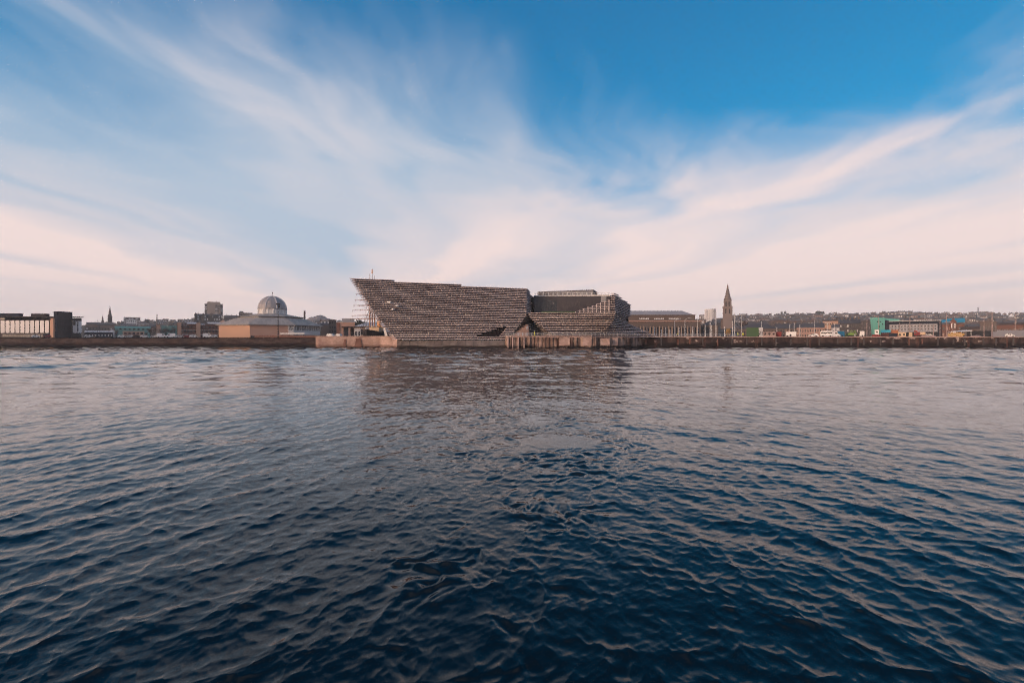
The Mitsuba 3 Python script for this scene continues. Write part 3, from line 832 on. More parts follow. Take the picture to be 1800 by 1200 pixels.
for a, b, p in ((318.5, 330, 568.6), (328.5, 346, 565.6), (352, 361, 567.6), (365, 389, 564.8)):
    obj('roof_sheet', MB().prism([(X(a, d), d - 1.0), (X(b, d), d - 1.0), (X(b, d), d + 9), (X(a, d), d + 9)], [Z(p + 4, d)] * 2 + [Z(p + 1.2, d)] * 2, [Z(p + 3.6, d)] * 2 + [Z(p, d)] * 2).mesh() if False else MB().hexa([(X(a, d), d - 1.0, Z(p + 4, d)), (X(b, d), d - 1.0, Z(p + 4, d)), (X(b, d), d + 9, Z(p + 0.8, d)), (X(a, d), d + 9, Z(p + 0.8, d)), (X(a, d), d - 1.0, Z(p + 3.4, d)), (X(b, d), d - 1.0, Z(p + 3.4, d)), (X(b, d), d + 9, Z(p, d)), (X(a, d), d + 9, Z(p, d))]).mesh(), 'm_roof_pale', t)
obj('gutter', MB().box(X(320, d), X(388, d), d - 0.5, d, Z(579.8, d), Z(579.2, d)).mesh(), 'm_offwhite', t)
obj('gutter', MB().box(X(320, d), X(345, d), d - 0.6, d, Z(588.4, d), Z(587.6, d)).mesh(), 'm_white', t)
obj('gutter', MB().box(X(351, d), X(384, d), d - 0.6, d, Z(588.2, d), Z(587.4, d)).mesh(), 'm_white', t)
turn_to_bay()
turn_to_bay(376, 800)
t = house('tower_block', 'ten storey grey brown tower block above the brick flats', 'tower block', 360, 392, 534, 800, 20, 'm_stone_grey', 'm_roof_grey', 'flat', win=(2, 1, 0, 0.01))
d = 800
for a, b, p in ((364.5, 387, 530.6),):
    obj('core', MB().box(X(a, d), X(b, d), d - 3, d + 16, base_at(X(a, d), d) - 2, Z(p, d)).mesh(), 'm_sand', t)
for a, b, nc, dy in ((360.5, 364.2, 1, 0), (378, 386.5, 2, 3), (387.4, 391.6, 1, 0)):
    panes(t, X(a, d), X(b, d), Z(557, d), Z(535.5, d), d - dy, nc, 7, 0.85, 0.5, ('m_pane', 'm_pane', 'm_pane_pale'))
for px in (367, 381):
    obj('aerial', MB().bar((X(px, d), d, Z(531, d)), (X(px, d), d, Z(527.8, d)), 0.18).mesh(), 'm_steel', t)
turn_to_bay()
turn_to_bay(367, 560)
t = house('victorian_block', 'dark victorian block with pale windows and gables below the tower block', 'building', 342, 392, 551.5, 560, 14, 'm_stone_dark', 'm_slate', 'gable', 2.2, win=(12, 2, Z(563.5, 560), Z(554, 560)), wmat=('m_white', 'm_pane', 'm_white'), fw=0.4, fh=0.62, chim=4)
d = 560
for px in (344.5, 357.5, 371):
    obj('dormer', MB().box(X(px - 2.2, d), X(px + 2.2, d), d - 0.8, d + 3, Z(565, d), Z(552.8, d)).gable(X(px - 2.2, d), X(px + 2.2, d), d - 0.8, d + 3, Z(552.8, d), Z(550.0, d), 'y', 0.15).mesh(), 'm_stone_dark', t)
turn_to_bay()

tex('m_hall_roof', stains((0.37, 0.325, 0.30), (0.29, 0.255, 0.24), 1.2, 3.0, 0.3, 0.7, 0.08))
# the domed hall: eight sides, two roof tiers, drum and ribbed dome
d = 238.0
cx, cy = X(477, d + 26.0), d + 26.0
t = thing('domed_hall', 'octagonal hall with two tier grey roof and ribbed silver dome', 'hall')


def octo(r, rot=5.4, sx=1.0):
    return [(cx + sx * r * math.cos(math.radians(rot + 45 * i)), cy + r * math.sin(math.radians(rot + 45 * i))) for i in range(8)]


dep = lambda py: EYE + (599 - py) / 800 * (d + 10)
z1, z2, z3, z4 = dep(571.0), dep(557.8), dep(555.5), dep(550.8)
SX = 1.04
R0 = 27.2
obj('wall', MB().prism(octo(R0 - 0.9, 5.4, SX), G - 0.6, z1).mesh(), 'm_brick_orange', t)
obj('roof', MB().prism(octo(R0 + 0.7, 5.4, SX), z1, z2, octo(17.5, 5.4, SX)).mesh(), 'm_hall_roof', t)
obj('eaves', MB().prism(octo(R0 + 0.9, 5.4, SX), z1 - 0.35, z1 + 0.02).mesh(), 'm_lead_dark', t)
obj('clerestory', MB().prism(octo(16.2, 5.4, SX), z2 - 0.6, z3).mesh(), 'm_lead_dark', t)
obj('upper_roof', MB().prism(octo(17.8, 5.4, SX), z3, z4 + 0.4, octo(8.2, 5.4, SX)).mesh(), 'm_hall_roof', t)
dz = lambda py: EYE + (599 - py) / 800 * (cy - 7)
dcx, rd = X(479, cy), 7.5
zd0, zd1, ztop = z4, dz(541.2), dz(519.0)
dr_ = MB().lathe(dcx, cy, [(rd - 0.3, zd0), (rd - 0.3, zd1)], 32)
drum = obj('drum', dr_.mesh(), 'm_offwhite', t)
for i in range(16):
    a = math.radians(i * 22.5 + 8)
    c, s = math.cos(a), math.sin(a)
    x, y = dcx + (rd - 0.2) * c, cy + (rd - 0.2) * s
    obj('pilaster', MB().bar((x, y, zd0), (x, y, zd1), 0.3, 5).mesh(), 'm_white', drum)
    if i % 2:
        a = math.radians(i * 22.5 + 19)
        x, y = dcx + (rd - 0.28) * math.cos(a), cy + (rd - 0.28) * math.sin(a)
        obj('window', MB().bar((x, y, zd0 + 0.8), (x, y, zd1 - 0.6), 0.55, 4).mesh(), 'm_pane_pale', drum)
obj('cornice', MB().lathe(dcx, cy, [(rd - 0.3, zd1 - 0.5), (rd + 0.12, zd1 - 0.45), (rd + 0.12, zd1), (rd - 0.5, zd1)], 32).mesh(), 'm_lead_dark', t)
H = ztop - zd1
dome = MB().lathe(dcx, cy, [(rd * math.cos(q), zd1 + H * math.sin(q)) for q in np.linspace(0, math.pi / 2 - 0.02, 12)], 32)
dome = obj('dome', dome.mesh(), 'm_lead', t, smooth=40)
for i in range(16):
    a = math.radians(i * 22.5)
    m = MB()
    for q0, q1 in zip(np.linspace(0, 1.5, 9)[:-1], np.linspace(0, 1.5, 9)[1:]):
        P = [(dcx + (rd + 0.03) * math.cos(q) * math.cos(a), cy + (rd + 0.03) * math.cos(q) * math.sin(a), zd1 + (H + 0.03) * math.sin(q)) for q in (q0, q1)]
        m.bar(P[0], P[1], 0.09 if i % 2 else 0.42, 5, 0.07 if i % 2 else 0.28)
    obj('rib', m.mesh(), 'm_lead_dark' if i % 2 else 'm_roof_pale', dome)
obj('finial', MB().bar((dcx, cy, ztop - 0.2), (dcx, cy, ztop + 2.2), 0.1).add(*(lambda s: (s.vertices * 0.32 + [dcx, cy, ztop + 2.2], s.faces))(trimesh.creation.icosphere(1))).mesh(), 'm_dark', dome)
P = octo(R0 - 0.9, 5.4, SX)
# the river sides: the right-hand side is glazed above a pale apron
for a, b, n, t0, t1 in ((P[7], P[0], 11, 0.0, 0.99), (P[6], P[7], 2, 0.87, 1.0)):
    a, b = np.array(a), np.array(b)
    e = (b - a) / np.linalg.norm(b - a)
    nn = np.array([e[1], -e[0]])
    q = lambda s, o: (*(a + (b - a) * s + nn * o),)
    obj('apron', MB().prism([q(t0, 0.25), q(t1, 0.25), q(t1, -0.2), q(t0, -0.2)], dep(588.5), dep(580.5)).mesh(), 'm_offwhite', t)
    for i in range(n):
        s0, s1 = t0 + (t1 - t0) * (i + 0.08) / n, t0 + (t1 - t0) * (i + 0.92) / n
        w = obj('window', MB().prism([q(s0, 0.1), q(s1, 0.1), q(s1, -0.2), q(s0, -0.2)], dep(580.4), dep(571.8)).mesh(), 'm_pane', t)
        obj('glazing_bar', MB().prism([q((s0 + s1) / 2 - 0.006, 0.2), q((s0 + s1) / 2 + 0.006, 0.2), q((s0 + s1) / 2 + 0.006, 0), q((s0 + s1) / 2 - 0.006, 0)], dep(580.4), dep(571.8)).mesh(), 'm_offwhite', w)
    for i in range(n + 1):
        s = t0 + (t1 - t0) * i / n
        obj('mullion', MB().prism([q(s - 0.008, 0.28), q(s + 0.008, 0.28), q(s + 0.008, 0), q(s - 0.008, 0)], dep(580.4), dep(571.8)).mesh(), 'm_white', t)
a, b = np.array(P[6]), np.array(P[7])
e = (b - a) / np.linalg.norm(b - a)
nn = np.array([e[1], -e[0]])
q = lambda s, o: (*(a + (b - a) * s + nn * o),)
obj('brick_face', MB().prism([q(0.005, 0.06), q(0.865, 0.06), q(0.865, -0.3), q(0.005, -0.3)], dep(590), z1 - 0.36).mesh(), 'm_brick_pink', t)
obj('basement_opening', MB().prism([q(0.02, 0.12), q(0.62, 0.12), q(0.62, -0.3), q(0.02, -0.3)], G, dep(590.2)).mesh(), 'm_dark', t)
dd = 232
obj('canopy', MB().box(X(494, dd), X(537, dd), dd - 1.0, dd + 5, Z(587.0, dd), Z(585.2, dd)).mesh(), 'm_white', t)
for px in (497, 510, 523, 535):
    obj('canopy_post', MB().bar((X(px, dd), dd - 0.5, G), (X(px, dd), dd - 0.5, Z(587, dd)), 0.13).mesh(), 'm_dark', t)
solo('promenade_wall', MB().box(X(447, 222), X(556, 222), 222, 222.5, G - 0.5, Z(589.8, 222)).mesh(), 'm_brick_red', 'low red brown wall on the bank in front of the domed hall', 'wall')
solo('chimney_stack', MB().bar((X(535.5, 420), 420, 3), (X(535.5, 420), 420, Z(555.5, 420)), 0.95, 10, 0.8).bar((X(535.5, 420), 420, Z(555.5, 420)), (X(535.5, 420), 420, Z(546, 420)), 0.8, 10, 0.75).mesh(), 'm_stone_dark', 'dark chimney behind the right end of the domed hall roof', 'chimney')
house('skyline_block', 'dark flat roofed block with a raised plant room left of the dome', 'building', 420, 444, 549.5, 760, 14, 'm_stone_brown', 'm_roof_grey', 'flat', win=(8, 2))
house('skyline_block', 'stepped dark block on the skyline just left of the dome', 'building', 421, 428, 546.6, 765, 10, 'm_stone_dark', 'm_slate', 'gable', 2.5)
house('skyline_block', 'long low dark terrace between the tower block and the dome', 'building', 393, 421, 553.8, 700, 14, 'm_stone_dark', 'm_slate', 'gable', 3, win=(9, 1), wmat=('m_pane', 'm_pane_pale'), chim=3)
house('orange_roof_house', 'low house with an orange tiled roof left of the domed hall', 'house', 384, 400, 561.5, 330, 12, 'm_stone_grey', 'm_brick_orange', 'hip', 2.5)
house('quay_warehouse', 'dark warehouse right of the domed hall with skylights', 'warehouse', 562, 586, 564, 330, 16, 'm_stone_dark', 'm_slate', 'gable', 3, win=(4, 1, Z(568, 330), Z(565, 330)), wmat='m_white', chim=2)
house('quay_warehouse', 'tall narrow dark block between the warehouse and the pink brick building', 'warehouse', 578, 591, 561.5, 300, 12, 'm_stone_dark', 'm_roof_grey', 'flat', win=(3, 4), chim=0)
turn_to_bay(608, 232)
house('pink_building', 'pink brick building with a red left wall and tall dark openings', 'building', 592, 624, 566.3, 232, 12, 'm_brick_pink', 'm_brick_orange', 'flat', parapet=0.5)
t = 'pink_building'
d = 232
obj('red_wall', MB().box(X(591.5, d), X(597.5, d), d - 0.25, d + 11, G - 0.5, Z(567.3, d)).mesh(), 'm_brick_red', t)
obj('opening', MB().box(X(604, d), X(612, d), d - 0.2, d + 0.3, G, Z(575.8, d)).mesh(), 'm_navy', t)
obj('opening', MB().box(X(616, d), X(622, d), d - 0.2, d + 0.3, G, Z(575.8, d)).mesh(), 'm_dark', t)
obj('canopy', MB().box(X(600.5, d), X(642, d), d - 2.2, d + 2, Z(575.2, d), Z(574, d)).mesh(), 'm_dark', t)
obj('column', MB().box(X(612.6, d), X(614.6, d), d - 1.6, d - 1.2, G, Z(575, d)).mesh(), 'm_coping', t)
turn_to_bay()
house('archive_building', 'pinkish stone wall glimpsed through the museum passage', 'building', 868, 938, 568.5, 238, 12, 'm_brick_pink', 'm_coping', 'flat', win=(9, 2), wmat=('m_pane_pale', 'm_brick_orange'), fw=0.3)
house('white_block', 'small pale block on the skyline behind the pink brick building', 'building', 601, 623, 559.6, 420, 12, 'm_panel_grey', 'm_offwhite', 'flat', win=(6, 1), chim=0)
house('white_hall', 'low hall with a white roof behind the sailing ship', 'hall', 624, 688, 566, 262, 16, 'm_sand', 'm_roof_pale', 'hip', 2.4, win=(8, 1), fh=0.5)
house('ticket_office', 'low pale building beside the ship with a dark doorway', 'building', 623, 634, 577.5, 226, 6, 'm_offwhite', 'm_offwhite', 'flat', win=(2, 1), fh=0.6)

# ------------------------------------------------------------------ the old sailing ship behind the museum's prow
S = 194.0
sx = X(655.5, S)
ship = thing('sailing_ship', 'old three masted ship with a yellow funnel and brown yards behind the museum prow', 'ship')
hull = []
W = 4.6
for y, w, zt, zb in ((S - 9, 0.4, 6.9, 2.0), (S - 6, 2.6, 6.6, 0.4), (S - 1, 4.2, 6.0, -0.8), (S + 8, W, 5.5, -1), (S + 25, W, 5.4, -1), (S + 36, 3.6, 6.3, -0.6)):
    hull.append([(sx - w * 0.55, y, zb), (sx + w * 0.55, y, zb), (sx + w, y, zt), (sx - w, y, zt)])
m = MB()
hv = np.array(hull).reshape(-1, 3)
f = []
for k in range(5):
    for c in range(4):
        a, b = k * 4 + c, k * 4 + (c + 1) % 4
        f.append((a, b, b + 4, a + 4))
f += [(0, 3, 2, 1), (20, 21, 22, 23)]
m.add(hv, f)
obj('hull', m.mesh(), 'm_dark', ship)
obj('bulwark', MB().box(sx - 4.45, sx + 4.45, S + 5, S + 30, 5.5, 6.5).mesh(), 'm_dark', ship)
obj('deckhouse', MB().box(sx - 2.6, sx + 2.6, S + 11, S + 17, 5.5, 8.1).mesh(), 'm_white', ship)
obj('deckhouse', MB().box(sx - 2.0, sx + 2.2, S + 1, S + 5, 6.0, 8.0).mesh(), 'm_cream', ship)
obj('funnel', MB().bar((sx, S + 9, 6), (sx + 0.05, S + 9.3, Z(564, S + 9)), 0.92, 14).mesh(), 'm_funnel', ship, smooth=40)
obj('funnel_cap', MB().bar((sx + 0.05, S + 9.3, Z(564, S + 9)), (sx + 0.06, S + 9.33, Z(562.4, S + 9)), 1.0, 14).mesh(), 'm_maroon', ship)
yards = [(516.5, 25), (527, 26.5), (536.8, 29), (545.4, 31), (554.6, 32), (560.4, 35)]
for dy, mx, ptop in ((3.0, X(650.2, S + 3), 481), (14.0, X(654.3, S + 14), 473), (26.0, X(658.4, S + 26), 484)):
    y = S + dy
    mast = obj('mast', MB().bar((mx, y, 2), (mx, y, Z(540, y)), 0.36, 8, 0.30).bar((mx, y, Z(540, y)), (mx, y, Z(505, y)), 0.24, 8, 0.18).bar((mx, y, Z(505, y)), (mx, y, Z(ptop, y)), 0.17, 8, 0.07).mesh(), 'm_mast', ship)
    if dy == 14.0:
        obj('mast_top', MB().bar((mx, y, Z(480.5, y)), (mx, y, Z(473.5, y)), 0.30, 8, 0.24).mesh(), 'm_funnel', mast)
    for py, hw in yards:
        if dy == 26.0 and py > 540 or dy == 14.0 and py in (545.4,):
            continue
        L, zz = hw * 0.242 * (1 if dy == 3.0 else 0.88 if dy == 14 else 0.7), Z(py, S + 3) + (0 if dy == 3.0 else 0.7)
        k = obj('yard', MB().bar((mx - L, y - 0.4, zz), (mx, y - 0.4, zz + 0.06), 0.09, 6, 0.16).bar((mx, y - 0.4, zz + 0.06), (mx + L, y - 0.4, zz), 0.16, 6, 0.09).mesh(), 'm_mast', mast)
        if dy == 3.0:
            obj('block', MB().bar((mx - L + 0.25, y - 0.4, zz), (mx - L + 0.3, y - 0.4, zz - 0.7), 0.08, 4).mesh(), 'm_mast', k)
    rg = MB()
    for s in (-1, 1):
        for o in (-2.5, -1.2, 0, 1.2):
            rg.bar((mx, y, Z(543, y)), (mx + s * 4.5, y + 1.6 + o, 6.2), 0.035, 3)
        for h in range(8):
            u = 0.12 + h * 0.105
            zz = 6.2 + (Z(543, y) - 6.2) * u
            rg.bar((mx + s * 4.5 * (1 - u), y + (1.6 - 2.5) * (1 - u), zz), (mx + s * 4.5 * (1 - u), y + (1.6 + 1.2) * (1 - u), zz), 0.025, 3)
        rg.bar((mx, y, Z(512, y)), (mx + s * 4.4, y + 3, 6.2), 0.03, 3)
        rg.bar((mx, y, Z(490, y)), (mx + s * 4.3, y + 4, 6.2), 0.03, 3)
    labels[obj('rigging', rg.mesh(), 'm_dark', mast)] = {'kind': 'stuff'}
for s in (-1, 1):
    for dy in (4, 15):
        obj('lifeboat', (lambda q: (q.vertices * [0.65, 2.6, 0.55] + [sx + s * 4.2, S + dy + 2, 7.6], q.faces))(trimesh.creation.icosphere(2)), 'm_white', ship, smooth=True)
for i in range(3):
    obj('ventilator', MB().bar((sx - 2.4 + 2.2 * i, S + 7, 5.6), (sx - 2.4 + 2.2 * i, S + 7, 8.2), 0.25, 8, 0.25).bar((sx - 2.4 + 2.2 * i, S + 7.1, 8.0), (sx - 2.4 + 2.2 * i, S + 6.3, 8.6), 0.3, 8, 0.5).mesh(), 'm_cream', ship)
solo('gangway', MB().hexa([(X(677, 186), 186, 3.9), (X(682, 186), 186, 3.9), (X(682, 189), 189, 3.9), (X(677, 189), 189, 3.9), (X(674, 186), 186, 7.2), (X(677.5, 186), 186, 7.2), (X(677.5, 189), 189, 7.2), (X(674, 189), 189, 7.2)]).mesh(), 'm_white', 'white gangway tower standing right of the ship', 'gangway')
# ------------------------------------------------------------------ right of the museum
d = 300.0
t = thing('city_hall', 'broad brown stone concert hall with a grey roof and three rows of lit windows', 'hall')
z0 = G - 0.6
zc, ze, zt = Z(563.5, d), Z(552.5, d), Z(544.2, d)
obj('wall', MB().box(X(1085, d), X(1232, d), d, d + 40, z0, zc).box(X(1090, d), X(1226, d), d + 4, d + 38, zc, ze).mesh(), 'm_stone_brown', t)
obj('cornice', MB().box(X(1084, d), X(1233, d), d - 0.8, d + 40.5, zc - 0.7, zc + 0.02).mesh(), 'm_brick_pink', t)
obj('cornice', MB().box(X(1089, d), X(1227, d), d + 3.4, d + 38.5, ze - 0.4, ze + 0.05).mesh(), 'm_stone_grey', t)
obj('roof', MB().hip(X(1091, d), X(1224, d), d + 5, d + 37, ze, zt, 6).mesh(), 'm_panel_grey', t)
for g in (1126.5, 1153, 1179.5):
    for i in range(6):
        obj('window', MB().box(X(g + i * 3.05, d), X(g + i * 3.05 + 2.1, d), d + 3.85, d + 4.1, Z(560.7, d), Z(558.6, d)).mesh(), 'm_white', t)
for i in range(23):
    px = 1104 + i * 5.5
    obj('column', MB().bar((X(px, d), d - 0.5, G), (X(px, d), d - 0.5, Z(573.5, d)), 0.42, 8, 0.36).mesh(), 'm_sand' if i % 3 else 'm_stone_grey', t)
    obj('window', MB().box(X(px + 1.6, d), X(px + 3.9, d), d - 0.06, d + 0.2, Z(587, d), Z(575.5 if i % 2 else 577, d)).mesh(), 'm_pane', t)
t = house('colonnade_wing', 'lower stone wing with slate roof and tall openings right of the concert hall', 'building', 1232, 1262, 563.0, 310, 16, 'm_stone_brown', 'm_slate', 'hip', 3.2)
panes(t, X(1233, 310), X(1261, 310), G + 0.4, Z(573, 310), 310, 6, 1, 0.55, 0.85)
house('skyline_block', 'small glazed block on the skyline between concert hall and white tower block', 'building', 1229, 1238, 553, 600, 10, 'm_stone_grey', 'm_roof_grey', 'flat', win=(2, 3), wmat='m_pane_pale')
t = house('white_tower_block', 'square white tower block with grooved sides left of the stone spire', 'tower block', 1249, 1258.5, 542.8, 900, 12, 'm_panel_grey', 'm_roof_grey', 'flat', win=(1, 1, 0, 0.01))
d = 900
v0 = base_at(X(1245, d), d) - 3
obj('white_side', MB().prism([pt(1238.5, 906), (X(1248.9, d), d - 0.3), (X(1248.9, d), d + 12), pt(1238.5, 915)], v0, Z(543, d)).mesh(), 'm_white_wall', t)
obj('white_front', MB().box(X(1249, d), X(1258, d), d - 0.4, d, v0, Z(543.4, d)).mesh(), 'm_white_wall', t)
for px in (1251.5, 1254, 1256.3):
    obj('groove', MB().box(X(px, d), X(px + 0.5, d), d - 0.55, d - 0.2, v0, Z(544, d)).mesh(), 'm_panel_grey', t)
for f_ in (0.25, 0.5, 0.75):
    a, b = np.array(pt(1238.5, 906)), np.array((X(1248.9, d), d - 0.3))
    c = a + (b - a) * f_
    obj('groove', MB().box(c[0] - 0.3, c[0] + 0.3, c[1] - 0.4, c[1] + 0.3, v0, Z(544, d)).mesh(), 'm_panel_grey', t)
t, x, h, zs, zt, zb = spire_church('stone_church', 'tall brown stone church spire right of the white tower block', 1279, 497.5, 528.5, 9.6, 560, matt('m_church', (0.20, 0.155, 0.14)), True)
turn_to_bay(1279, 560)
d = 560
obj('gallery', MB().box(x - h * 1.32, x + h * 1.32, d - h * 0.32, d + h * 2.32, Z(540.6, d), Z(538.6, d)).mesh(), 'm_church', t)
obj('lower_tower', MB().box(x - h * 1.22, x + h * 1.22, d - h * 0.22, d + h * 2.22, zb, Z(540.5, d)).mesh(), 'm_church', t)
for i in (-1, 1):
    obj('belfry_opening', MB().box(x + i * h * 0.5 - 0.7, x + i * h * 0.5 + 0.7, d - h * 0.22 - 0.1, d, Z(551, d), Z(542.5, d)).mesh(), 'm_dark', t)
obj('nave', MB().box(x - h * 1.8, x + h * 1.7, d + 8, d + 40, zb, Z(562, d)).gable(x - h * 1.8, x + h * 1.7, d + 8, d + 40, Z(562, d), Z(554, d), 'y').mesh(), 'm_stone_brown', t)
for i in range(5):
    z_ = zs + (zt - zs) * (0.12 + 0.13 * i)
    r_ = h * 0.98 * (1 - 0.12 - 0.13 * i) + 0.12
    obj('spire_band', MB().lathe(x, d + h, [(r_ * 1.0, z_ - 0.15), (r_ * 0.985, z_ + 0.25)], 8).mesh(), 'm_stone_brown', t)
turn_to_bay()
house('low_hall', 'long dark low roofed hall right of the church with green hoardings', 'building', 1296, 1365, 568.5, 300, 16, 'm_stone_brown', 'm_slate', 'hip', 3.5, win=(14, 1), fh=0.6, fw=0.5)
house('green_shed', 'green sheeted hoarding shed in front of the long dark hall', 'shed', 1312, 1335, 575.5, 285, 3, 'm_green_shed', 'm_green_shed', 'flat')
house('signal_cabin', 'small pale cabin beside the green sheeted shed', 'cabin', 1334, 1341, 575.5, 282, 3, 'm_offwhite', 'm_white', 'flat', win=(2, 1))
house('dark_terrace', 'dark roofed terrace with chimneys between the low hall and the brick terrace', 'terrace', 1362, 1402, 567.5, 330, 14, 'm_stone_brown', 'm_slate', 'gable', 4, win=(9, 2), chim=5, wmat=('m_pane', 'm_pane', 'm_brick_pink'))
house('brick_terrace', 'pink brick terrace with two rows of dark square windows', 'terrace', 1400, 1449, 567.0, 320, 14, 'm_brick_pink', 'm_slate', 'gable', 3.5, win=(11, 2), fw=0.42, fh=0.55, chim=3)
house('salmon_hall', 'salmon coloured gabled hall above the bus', 'hall', 1446, 1473, 561.2, 420, 18, 'm_brick_orange', 'm_roof_brown', 'gable', 1.6, win=(7, 2), fh=0.3)
house('grey_mansion', 'dark grey mansion with pale dormer windows and many chimneys', 'building', 1476, 1513, 560, 340, 16, 'm_stone_dark', 'm_slate', 'gable', 3.5, win=(9, 3), wmat=('m_pane', 'm_pane_pale', 'm_pane'), fw=0.4, chim=5)
house('dark_block', 'dark flat roofed block left of the turquoise building', 'building', 1513, 1535, 563.2, 330, 16, 'm_stone_dark', 'm_roof_grey', 'flat', win=(5, 4), wmat=('m_pane', 'm_stone_grey'))
# turquoise building
turn_to_bay(1550, 262)
d = 262
t = thing('turquoise_building', 'turquoise clad building with a slanting roofline and few small windows', 'building')
m = MB()
m.hexa([(X(1533, d), d, z0), (X(1555.5, d), d, z0), (X(1555.5, d), d + 20, z0), (X(1533, d), d + 20, z0), (X(1529, d), d - 1, Z(557.2, d)), (X(1555.5, d), d - 1, Z(558.6, d)), (X(1555.5, d), d + 20, Z(558.6, d)), (X(1529, d), d + 20, Z(557.2, d))])
obj('wall', m.mesh(), 'm_teal_bright', t)
obj('side_roof', MB().hexa([(X(1555.6, d), d + 6, Z(566, d)), (X(1581, d), d + 6, Z(566, d)), (X(1581, d), d + 20, Z(566, d)), (X(1555.6, d), d + 20, Z(566, d)), (X(1555.6, d), d + 6, Z(558.6, d)), (X(1581, d), d + 6, Z(561.2, d)), (X(1581, d), d + 20, Z(561.2, d)), (X(1555.6, d), d + 20, Z(558.6, d))]).mesh(), 'm_teal_bright', t)
obj('dark_side', MB().box(X(1555.6, d), X(1562, d), d + 1, d + 18, z0, Z(563.2, d)).mesh(), 'm_navy', t)
for px, py in ((1541.5, 564.3), (1546.5, 564.3), (1550, 568.5), (1545, 572.5)):
    obj('window', MB().box(X(px, d), X(px + 2.2, d), d - 0.95, d - 0.3, Z(py + 2, d), Z(py, d)).mesh(), 'm_navy', t)
for i in range(4):
    obj('seam', MB().box(X(1533.5 + i * 6, d), X(1533.8 + i * 6, d), d - 1.06, d - 0.2, Z(590, d), Z(559.5, d)).mesh(), 'm_teal', t)
turn_to_bay()
turn_to_bay(1607, 255)
d = 255
t = thing('grey_office', 'long grey panelled office with two rows of round dark windows under a black top floor', 'office')
obj('wall', MB().box(X(1561.5, d), X(1647, d), d, d + 15, Z(583.5, d), Z(569.5, d)).mesh(), 'm_panel_grey', t)
obj('ground_floor', MB().box(X(1562, d), X(1647, d), d + 0.8, d + 14, z0, Z(583.4, d)).mesh(), 'm_dark', t)
obj('top_floor', MB().box(X(1557, d), X(1652, d), d + 1.2, d + 14, Z(569.4, d), Z(564.4, d)).mesh(), 'm_navy', t)
obj('roof', MB().box(X(1556, d), X(1653, d), d - 0.6, d + 15.5, Z(564.4, d), Z(563.4, d)).mesh(), 'm_offwhite', t)
obj('end_wall', MB().box(X(1647.2, d), X(1654, d), d + 1.4, d + 15, z0, Z(564.6, d)).mesh(), 'm_navy', t)
for i in range(14):
    for j in range(2):
        px, py = 1567.6 + i * 5.82, 573.2 + j * 5.2
        a = np.linspace(0, 2 * np.pi, 9)[:-1] + np.pi / 8
        c = [(X(px, d) + 0.46 * math.cos(u), Z(py, d) + 0.50 * math.sin(u)) for u in a]
        v = [(x_, d - 0.05, z_) for x_, z_ in c] + [(x_, d + 0.1, z_) for x_, z_ in c]
        k = np.arange(8)
        obj('window', MB().add(v, np.vstack([np.c_[k, (k + 1) % 8, (k + 1) % 8 + 8], np.c_[k, (k + 1) % 8 + 8, k + 8], np.c_[0 * np.arange(1, 7), np.arange(1, 7), np.arange(2, 8)]])).mesh(), 'm_pane', t)
for i in range(15):
    px = 1564.7 + i * 5.82
    obj('panel_joint', MB().box(X(px, d) - 0.05, X(px, d) + 0.05, d - 0.04, d + 0.1, Z(583.3, d), Z(569.6, d)).mesh(), 'm_offwhite', t)
turn_to_bay()
turn_to_bay(1672, 300)
d = 300
t = house('blue_roof_hall', 'brick hall with bright blue pitched roofs and a central gable', 'hall', 1650, 1695, 570, 300, 16, 'm_brick_red', 'm_brick_red', 'flat', win=(8, 2), wmat=('m_pane', 'm_brick_pink'))
for a, b, p, dy in ((1648.5, 1667, 560.5, -1.5), (1664, 1675, 559, 2), (1678, 1696, 558.6, -0.5)):
    obj('blue_roof', MB().hexa([(X(a, d), d + dy - 1, Z(567.5, d)), (X(b, d), d + dy - 1, Z(566.5, d)), (X(b, d), d + 10, Z(p + 0.4, d)), (X(a, d), d + 10, Z(p + 0.4, d)), (X(a, d), d + dy - 1, Z(566.8, d)), (X(b, d), d + dy - 1, Z(565.8, d)), (X(b, d), d + 10, Z(p, d)), (X(a, d), d + 10, Z(p, d))]).mesh(), 'm_blue_roof', t)
obj('gable', MB().prism([(X(1669.5, d), d - 2.4), (X(1681, d), d - 2.4), (X(1681, d), d + 6), (X(1669.5, d), d + 6)], z0, Z(565, d)).gable(X(1669.5, d), X(1681, d), d - 2.4, d + 6, Z(565, d), Z(560.0, d), 'y', 0.2).mesh(), 'm_brick_red', t)
panes(t, X(1671, d), X(1680, d), G + 1, Z(566, d), d - 2.42, 3, 2, 0.5, 0.6, ('m_pane_pale', 'm_pane'))
turn_to_bay()
for n_, lb, a, b, p, dd, w, r_, kd in (('quay_store', 'low brown roofed store right of the blue roofs', 1688, 1722, 573.5, 270, 'm_stone_brown', 'm_roof_brown', 'gable'),
                                      ('quay_store', 'long reddish shed with dark roof at the right edge', 1752, 1800, 566.5, 300, 'm_brick_red', 'm_roof_brown', 'gable'),
                                      ('quay_store', 'brown shed with a pale fascia between the lamp masts on the right', 1722, 1752, 564.5, 340, 'm_stone_brown', 'm_roof_brown', 'flat'),
                                      ('quay_store', 'dark open sided shed behind the marquee roof', 1699, 1744, 581.3, 215, 'm_dark', 'm_dark', 'flat'),
                                      ('quay_store', 'brown works building far right with a flat roof', 1800, 1840, 568, 290, 'm_stone_brown', 'm_roof_brown', 'flat')):
    house(n_, lb, 'shed', a, b, p, dd, 14 if dd > 240 else 6, w, r_, kd, 1.6, win=(9, 1) if dd > 240 else None, wmat=('m_pane', 'm_stone_grey'), fh=0.45)
d = 205
